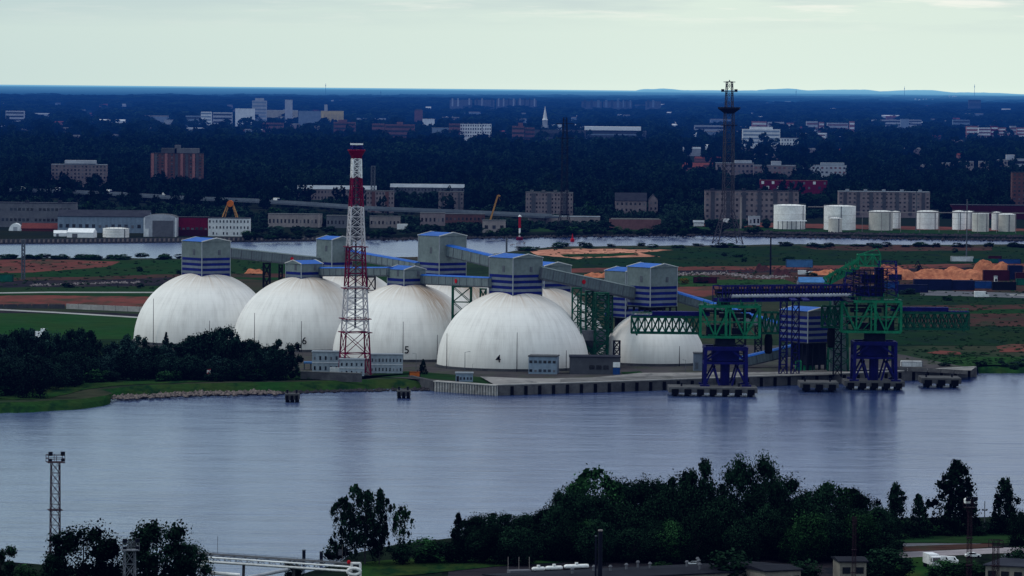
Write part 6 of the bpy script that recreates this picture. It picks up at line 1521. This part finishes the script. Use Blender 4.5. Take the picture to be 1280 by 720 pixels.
# belt on the left river bank
TB = 'dark trees of the belt on the left river bank'
LBL = 'dark broadleaf tree in the dense belt on the left river bank'
tops = [(-12, 420), (4, 418), (22, 412), (34, 410), (50, 420), (62, 413), (80, 413), (96, 411), (110, 413), (126, 429), (142, 427), (158, 424), (172, 418), (190, 431), (204, 432), (226, 426), (240, 420), (252, 420), (262, 413), (272, 410), (284, 408), (298, 419), (312, 424), (328, 432), (342, 440)]
for i, (x, y) in enumerate(tops):
    yb = R.uniform(462, 474) if x < 120 else R.uniform(464, 471)
    tree(x, yb, yb - y, R.uniform(30, 42), R.choice(('round', 'round', 'ragged')), LBL, R.choice(('leaf', 'leaf', 'leaf_grey')), group=TB)
for i in range(26):
    x = -20 + i * 14.6 + R.uniform(-4, 4); y = R.uniform(438, 452) if x < 260 else R.uniform(437, 450); yb = R.uniform(472, 476) + max(0, (140 - x) * .13)
    tree(x, yb, yb - y, R.uniform(26, 38), R.choice(('round', 'bush', 'willow')) if False else R.choice(('round', 'willow')), LBL, R.choice(('leaf', 'leaf_grey')), group=TB, name='broadleaf_tree')
tree(41, 497, 53, 50, 'willow', 'big grey green willow at the front of the left belt', 'leaf_grey', n=4200, size=.036)
tree(8, 494, 40, 44, 'round', 'dark rounded tree at the lower left edge of the belt'); tree(93, 484, 28, 24, 'willow', 'small rounded willow right of the big willow', 'leaf_grey'); tree(70, 488, 34, 26, 'round', 'dark tree between the two willows')
tree(207.5, 450, 34, 15, 'cone', 'dark pointed spruce rising against the far left dome'); tree(224, 446, 18, 6, 'cone', 'small spruce tip right of the larger one')
tree(357, 474, 49, 40, 'ragged', 'round open crowned tree at the right end of the belt', n=1900, var=1); tree(341, 474, 36, 26, 'round', 'dark tree left of the open crowned tree')
tree(529, 468, 19, 11, 'cone', 'small dark spruce between domes 5 and 4')
BG = 'low bushes along the left bank'
for i in range(26): x = R.uniform(-10, 370); tree(x, (x := x + 34 if 240 < x < 280 else x) * 0 + R.uniform(473, 477.5) + max(0, (125 - x) * .17), R.uniform(10, 20), R.uniform(16, 30), 'bush', 'low dark bush at the foot of the left belt', R.choice(('leaf', 'leaf_bright')), group=BG, n=700, size=.08)
# hedges along the island's channel shore
HG = 'bushes along the channel shore of the island'
for i in range(34): tree(R.uniform(-10, 232), R.uniform(322.5, 325), R.uniform(3, 7), R.uniform(10, 24), 'bush', 'low bush on the channel shore left of the domes', 'leaf_bright', group=HG, n=500, size=.09)
for i in range(44): x = R.uniform(650, 1290); tree(x, 307.5 + R.uniform(0, 3) + (3.5 if x < 690 else 0), R.uniform(3, 6.5), R.uniform(9, 22), 'bush', 'low bush on the channel shore right of the domes', R.choice(('leaf', 'leaf_bright')), group=HG + ' at the right', n=500, size=.09)
SG = 'scrub bushes in the open fields of the island'
for i in range(26):
    x, y = R.choice(((R.uniform(850, 1000), R.uniform(318, 332)), (R.uniform(860, 1100), R.uniform(342, 356)), (R.uniform(0, 230), R.uniform(351, 360)), (R.uniform(1100, 1290), R.uniform(366, 380)), (R.uniform(1180, 1290), R.uniform(446, 464)), (R.uniform(120, 330), R.uniform(328, 345)), (R.uniform(850, 1280), R.uniform(314, 330))))
    tree(x, y, R.uniform(3, 7), R.uniform(7, 18), 'bush', 'small scrub bush in the open island field', R.choice(('leaf', 'leaf_bright', 'leaf_grey')), group=SG, n=400, size=.10)
tree(855, 354.5, 7, 13, 'bush', 'yellow flowering bush beside the dark maroon wagon', 'leaf_yellow', n=600, size=.08); tree(230, 344, 8, 16, 'bush', 'dark bush left of the tall far left head house', 'leaf', n=700)
# foreground
FG = 'dark trees massed on the near bank'; FL = 'dark tree in the dense mass on the near bank'
prof = [(590, 645), (606, 641), (622, 642), (640, 641), (656, 642), (672, 640), (690, 630), (702, 612), (716, 600), (775, 598), (790, 600), (808, 597), (822, 603), (838, 600), (852, 590), (868, 598), (972, 592), (985, 626), (1002, 622), (1016, 614), (1062, 611), (1078, 616), (1092, 636), (1100, 632)]
for i, (x, y) in enumerate(prof):
    yb = R.uniform(680, 694); h = yb - y
    tree(x, yb, h, R.uniform(.95, 1.2) * max(44, h * .62), R.choice(('round', 'round', 'round', 'willow')), FL, 'leaf_fore', NZ, FG, n=5200, size=.028)
for i in range(40):
    x = 590 + i * 13.2 + R.uniform(-5, 5); yb = R.uniform(699, 707); y = R.uniform(632, 668) if 690 < x < 1080 else R.uniform(652, 672)
    tree(x, yb, yb - y, R.uniform(36, 54), R.choice(('round', 'round', 'willow')), FL, R.choice(('leaf_fore', 'leaf_fore', 'leaf_fore_bright')), NZ, FG, n=4400, size=.030, name='broadleaf_tree')
for i in range(16):
    x = 700 + i * 24 + R.uniform(-6, 6); yb = R.uniform(694, 700); tree(x, yb, yb - R.uniform(604, 640), R.uniform(50, 66), 'round', FL, 'leaf_fore', NZ, FG, n=4800, size=.030, name='broadleaf_tree')
tree(743, 690, 104, 74, 'willow', 'grey green willow with the highest crown in the left half of the near mass', 'leaf_fore_bright', NZ, n=5200, size=.03)
tree(890, 694, 118, 56, 'ragged', 'open crowned tree at the top of the near mass', 'leaf_fore', NZ, n=3200, size=.034, var=3); tree(924, 690, 120, 56, 'round', 'tall dark tree right of the open crowned tree', 'leaf_fore', NZ, n=3800, size=.034, var=2); tree(955, 690, 123, 54, 'round', 'tallest dark tree in the middle of the near mass', 'leaf_fore', NZ, n=3800, size=.034, var=1)
tree(1040, 690, 86, 54, 'willow', 'soft rounded willow right of the gap in the near mass', 'leaf_fore_bright', NZ, n=4600, size=.03)
tree(573, 704, 62, 28, 'cone', 'pointed spruce at the left end of the near mass', 'leaf_fore', NZ, n=2600, size=.04)
tree(1098, 694, 62, 46, 'round', 'tree closing the right end of the near mass by the road', 'leaf_fore', NZ, n=4400, size=.03, var=1); tree(1110, 690, 44, 40, 'round', 'low tree below the pointed tree at the right end of the near mass', 'leaf_fore', NZ, n=4000, size=.03, var=2)
tree(1120, 674, 70, 40, 'poplar', 'dark pointed tree at the right end of the near mass', 'leaf_fore', NZ, n=3400, size=.036, var=0); tree(1148, 672, 54, 34, 'cone', 'dark conical tree left of the tall right tree', 'leaf_fore', NZ, n=2800, size=.042, var=2)
tree(1194, 668, 92, 66, 'poplar', 'tall broad dark tree standing alone at the right', 'leaf_fore', NZ, n=5000, size=.032, var=2); tree(1256, 668, 69, 42, 'poplar', 'pointed dark tree near the right edge', 'leaf_fore', NZ, n=3800, size=.036, var=3); tree(1276, 690, 52, 34, 'round', 'dark tree cut by the right edge', 'leaf_fore', NZ)
tree(456, 706, 98, 62, 'birch', 'tall drooping birch at the water, left of the thin birch', 'leaf_fore', NZ, n=4600, size=.03, var=1); tree(500, 706, 75, 36, 'birch', 'thin see through birch right of the tall one', 'leaf_fore_bright', NZ, n=1300, size=.036, var=2)
tree(432, 706, 84, 40, 'birch', 'left stem of the drooping birch group', 'leaf_fore', NZ, n=2600, size=.032, var=3); tree(474, 706, 90, 36, 'birch', 'right stem of the drooping birch group', 'leaf_fore', NZ, n=2800, size=.032, var=4)
tree(104, 752, 97, 92, 'round', 'large dark broad tree beside the rusty mast at the lower left', 'leaf_fore', NZ, n=9000, size=.028, var=4); tree(140, 750, 74, 48, 'ragged', 'right shoulder of the broad lower left trees', 'leaf_fore', NZ, n=3200, size=.034, var=2); tree(70, 752, 60, 44, 'round', 'low tree left of the broad lower left tree', 'leaf_fore', NZ, var=1)
tree(196, 755, 104, 92, 'round', 'very dark round tree behind the grey mast top', 'leaf_fore', NZ, n=9500, size=.030, var=3); tree(233, 752, 76, 66, 'round', 'dark tree at the left end of the pipe bridge', 'leaf_fore', NZ, n=4200, var=0); tree(170, 753, 78, 52, 'round', 'dark tree left of the very dark round tree', 'leaf_fore', NZ, n=3600, var=2)
tree(0, 745, 62, 40, 'ragged', 'leafy tree cut by the lower left edge', 'leaf_fore', NZ, n=2600, var=0); tree(30, 742, 36, 34, 'bush', 'green bush at the lower left', 'leaf_fore_bright', NZ, n=1600, size=.06)
tree(420, 704, 26, 34, 'bush', 'dark bush at the foot of the birch', 'leaf_fore', NZ, n=1600, size=.06); tree(368, 730, 30, 28, 'bush', 'dark bush below the pipe bridge', 'leaf_fore', NZ, n=1500, size=.06)
tree(528, 704, 32, 44, 'bush', 'green bush right of the thin birch', 'leaf_fore_bright', NZ, n=1800, size=.055); tree(552, 704, 28, 44, 'bush', 'dark bush left of the pointed spruce', 'leaf_fore', NZ, n=1800, size=.055); tree(501, 706, 26, 30, 'bush', 'dark bush under the thin birch', 'leaf_fore', NZ, n=1500, size=.055)
tree(828, 728, 26, 40, 'bush', 'green treetop in front of the dark roof', 'leaf_fore_bright', NZ, n=2200, size=.05); tree(914, 735, 48, 60, 'bush', 'dark round bush hiding the end of the dark roof', 'leaf_fore', NZ, n=2600, size=.045); tree(1112, 725, 40, 62, 'bush', 'dark bush left of the white truck', 'leaf_fore', NZ, n=2600, size=.045); tree(1180, 722, 22, 44, 'bush', 'green bush in front of the white vans', 'leaf_fore_bright', NZ, n=2000, size=.05); tree(1212, 726, 24, 60, 'bush', 'dark green bush below the near road', 'leaf_fore_bright', NZ, n=2400, size=.05); tree(1276, 728, 44, 40, 'bush', 'dark bush at the lower right edge', 'leaf_fore', NZ, n=1800, size=.05); tree(1010, 730, 30, 40, 'bush', 'bush right of the cream workshop', 'leaf_fore', NZ, n=1800, size=.05)
UG = 'low undergrowth on the near bank by the water'
for i in range(24):
    x = R.choice((R.uniform(1120, 1290), R.uniform(1150, 1260), R.uniform(560, 700))); tree(x, 667 + (30 if x < 800 else 0) + R.uniform(-2, 3), R.uniform(8, 20), R.uniform(18, 34), 'bush', 'low dark undergrowth on the near bank', R.choice(('leaf_fore', 'leaf_fore_bright')), NZ, UG, n=900, size=.07)
for i in range(12): x = 1050 + i * 5 + R.uniform(-3, 3); tree(x, 712, R.uniform(14, 22), 30, 'bush', 'low dark undergrowth on the near bank', 'leaf_fore', NZ, UG, n=900, size=.07) if x > 1086 else None

# ------------------------------------------------------------------ far bank trees one can tell apart, and the wood behind
FB = 'green trees along the far waterfront'
def blocked(x, y, hw, h):
    for (x0, x1, t_, v, b_) in EXCL:
        if x0 - hw * .8 < x < x1 + hw * .8 and y > b_ - .5 and y - h < v - 1: return True
    return False
cnt = 0
for i in range(1500):
    if cnt >= 190: break
    x = R.uniform(-20, 1300); y = R.choice((R.uniform(246, 292), R.uniform(262, 294)))
    if x > 965 and y > 276: continue
    if x < 330 and y > 272: continue
    if abs(x - 650) < 5 or 750 < x < 905 and y < 286 and y > 272: continue
    p = P(x, y, GZ); s = p.y / F; h = R.uniform(7, 15) / s; w = R.uniform(9, 15) / s
    if y > 280: h *= .6
    if blocked(x, y, w / 2, h): continue
    tree(x, y, h, w, R.choice(('round', 'round', 'ragged', 'poplar')), 'dark green tree on the far waterfront between the sheds', R.choice(('leaf', 'leaf', 'leaf_bright')), GZ, FB, n=420, size=.10, var=R.randrange(5) + 10, name='broadleaf_tree'); cnt += 1
# bush rows right at the far water's edge
for i in range(46):
    x = R.choice((R.uniform(300, 660), R.uniform(650, 900))); tree(x, 296.5 - max(0, (x - 500) * .004) + (4 if x < 420 else 1.5 if x < 520 else 0) - R.uniform(0, 4), R.uniform(5, 10), R.uniform(10, 20), 'bush', 'bush at the water edge of the far bank', R.choice(('leaf', 'leaf_bright')), GZ, 'bushes on the far water edge', n=380, size=.1)

temps = [crown(900 + i, 'round', 130, .14, .22) for i in range(6)]
Vs, Ss = [], []
def scatter(n, xr, yr, hm, wm, grow=0.0, thin=.10):
    c = 0
    for _ in range(n):
        x = NR.uniform(*xr); y = NR.uniform(*yr)
        p = P(x, y, GZ); s = p.y / F; k = 1 + grow * max(0, (p.y - 4500) / 5000)
        g2 = NR.choice((.7, .85, 1, 1, 1.25)); h = NR.uniform(*hm) * min(k, 1.5) * (.75 + .25 * g2); w = NR.uniform(*wm) * k * g2
        if blocked(x, y, w / s / 2, h / s) and NR.uniform() > thin: continue
        V, S = temps[NR.integers(6)]; a = NR.uniform(0, 6.28); ca, sa = math.cos(a), math.sin(a)
        Q = V * np.array([w / 1.7, w / 1.7, h]); Q = np.stack([Q[..., 0] * ca - Q[..., 1] * sa, Q[..., 0] * sa + Q[..., 1] * ca, Q[..., 2]], -1) + np.array(p)
        Vs.append(Q); Ss.append((.6 + .4 * S / S.mean()) * NR.uniform(.65, 1.35)); c += 1
    return c
scatter(2600, (-60, 1340), (232, 268), (11, 19), (9, 15))
scatter(5200, (-60, 1340), (196, 236), (12, 20), (10, 17), .5)
scatter(5200, (-60, 1340), (172, 200), (12, 20), (11, 18), .7)
scatter(4600, (-60, 1340), (152, 176), (12, 20), (12, 20), 1.0)
scatter(3000, (-60, 1340), (134, 154), (12, 20), (14, 24), 1.3)
scatter(1400, (-60, 1340), (122, 136), (13, 20), (20, 34), 1.6)
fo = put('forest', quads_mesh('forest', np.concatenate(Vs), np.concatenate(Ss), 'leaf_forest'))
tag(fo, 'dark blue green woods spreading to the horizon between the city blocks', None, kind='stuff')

Vs, Ss = [], []
scatter(900, (-60, 640), (250, 281), (5, 12), (7, 13), 0, 0); scatter(260, (300, 660), (281, 293), (4, 8), (6, 12), 0, 0)
scatter(420, (640, 960), (264, 280), (5, 11), (7, 12), 0, 0); scatter(200, (640, 960), (280, 287), (3, 7), (6, 11), 0, 0); scatter(260, (930, 1340), (262, 274), (4, 9), (7, 12), 0, 0)
th = put('thicket', quads_mesh('thicket', np.concatenate(Vs), np.concatenate(Ss), 'leaf'))
tag(th, 'dark green thickets filling the gaps between the waterfront sheds', None, kind='stuff')

Vs, Ss = [], []
for n_, xr, yr in ((500, (-20, 235), (323, 362)), (160, (240, 340), (326, 345)), (900, (650, 1300), (308, 336)), (500, (845, 1300), (340, 358)), (900, (1090, 1300), (362, 452)), (300, (1160, 1300), (444, 456)), (300, (-20, 420), (466, 475))):
    scatter(int(n_ * .55), xr, yr, (.25, .9), (1.0, 3.2), 0, 1)
scb = put('scrub', quads_mesh('scrub', np.concatenate(Vs), np.concatenate(Ss), 'leaf_scrub')); tag(scb, 'low scrub and weeds tufting the open ground of the island', None, kind='stuff')
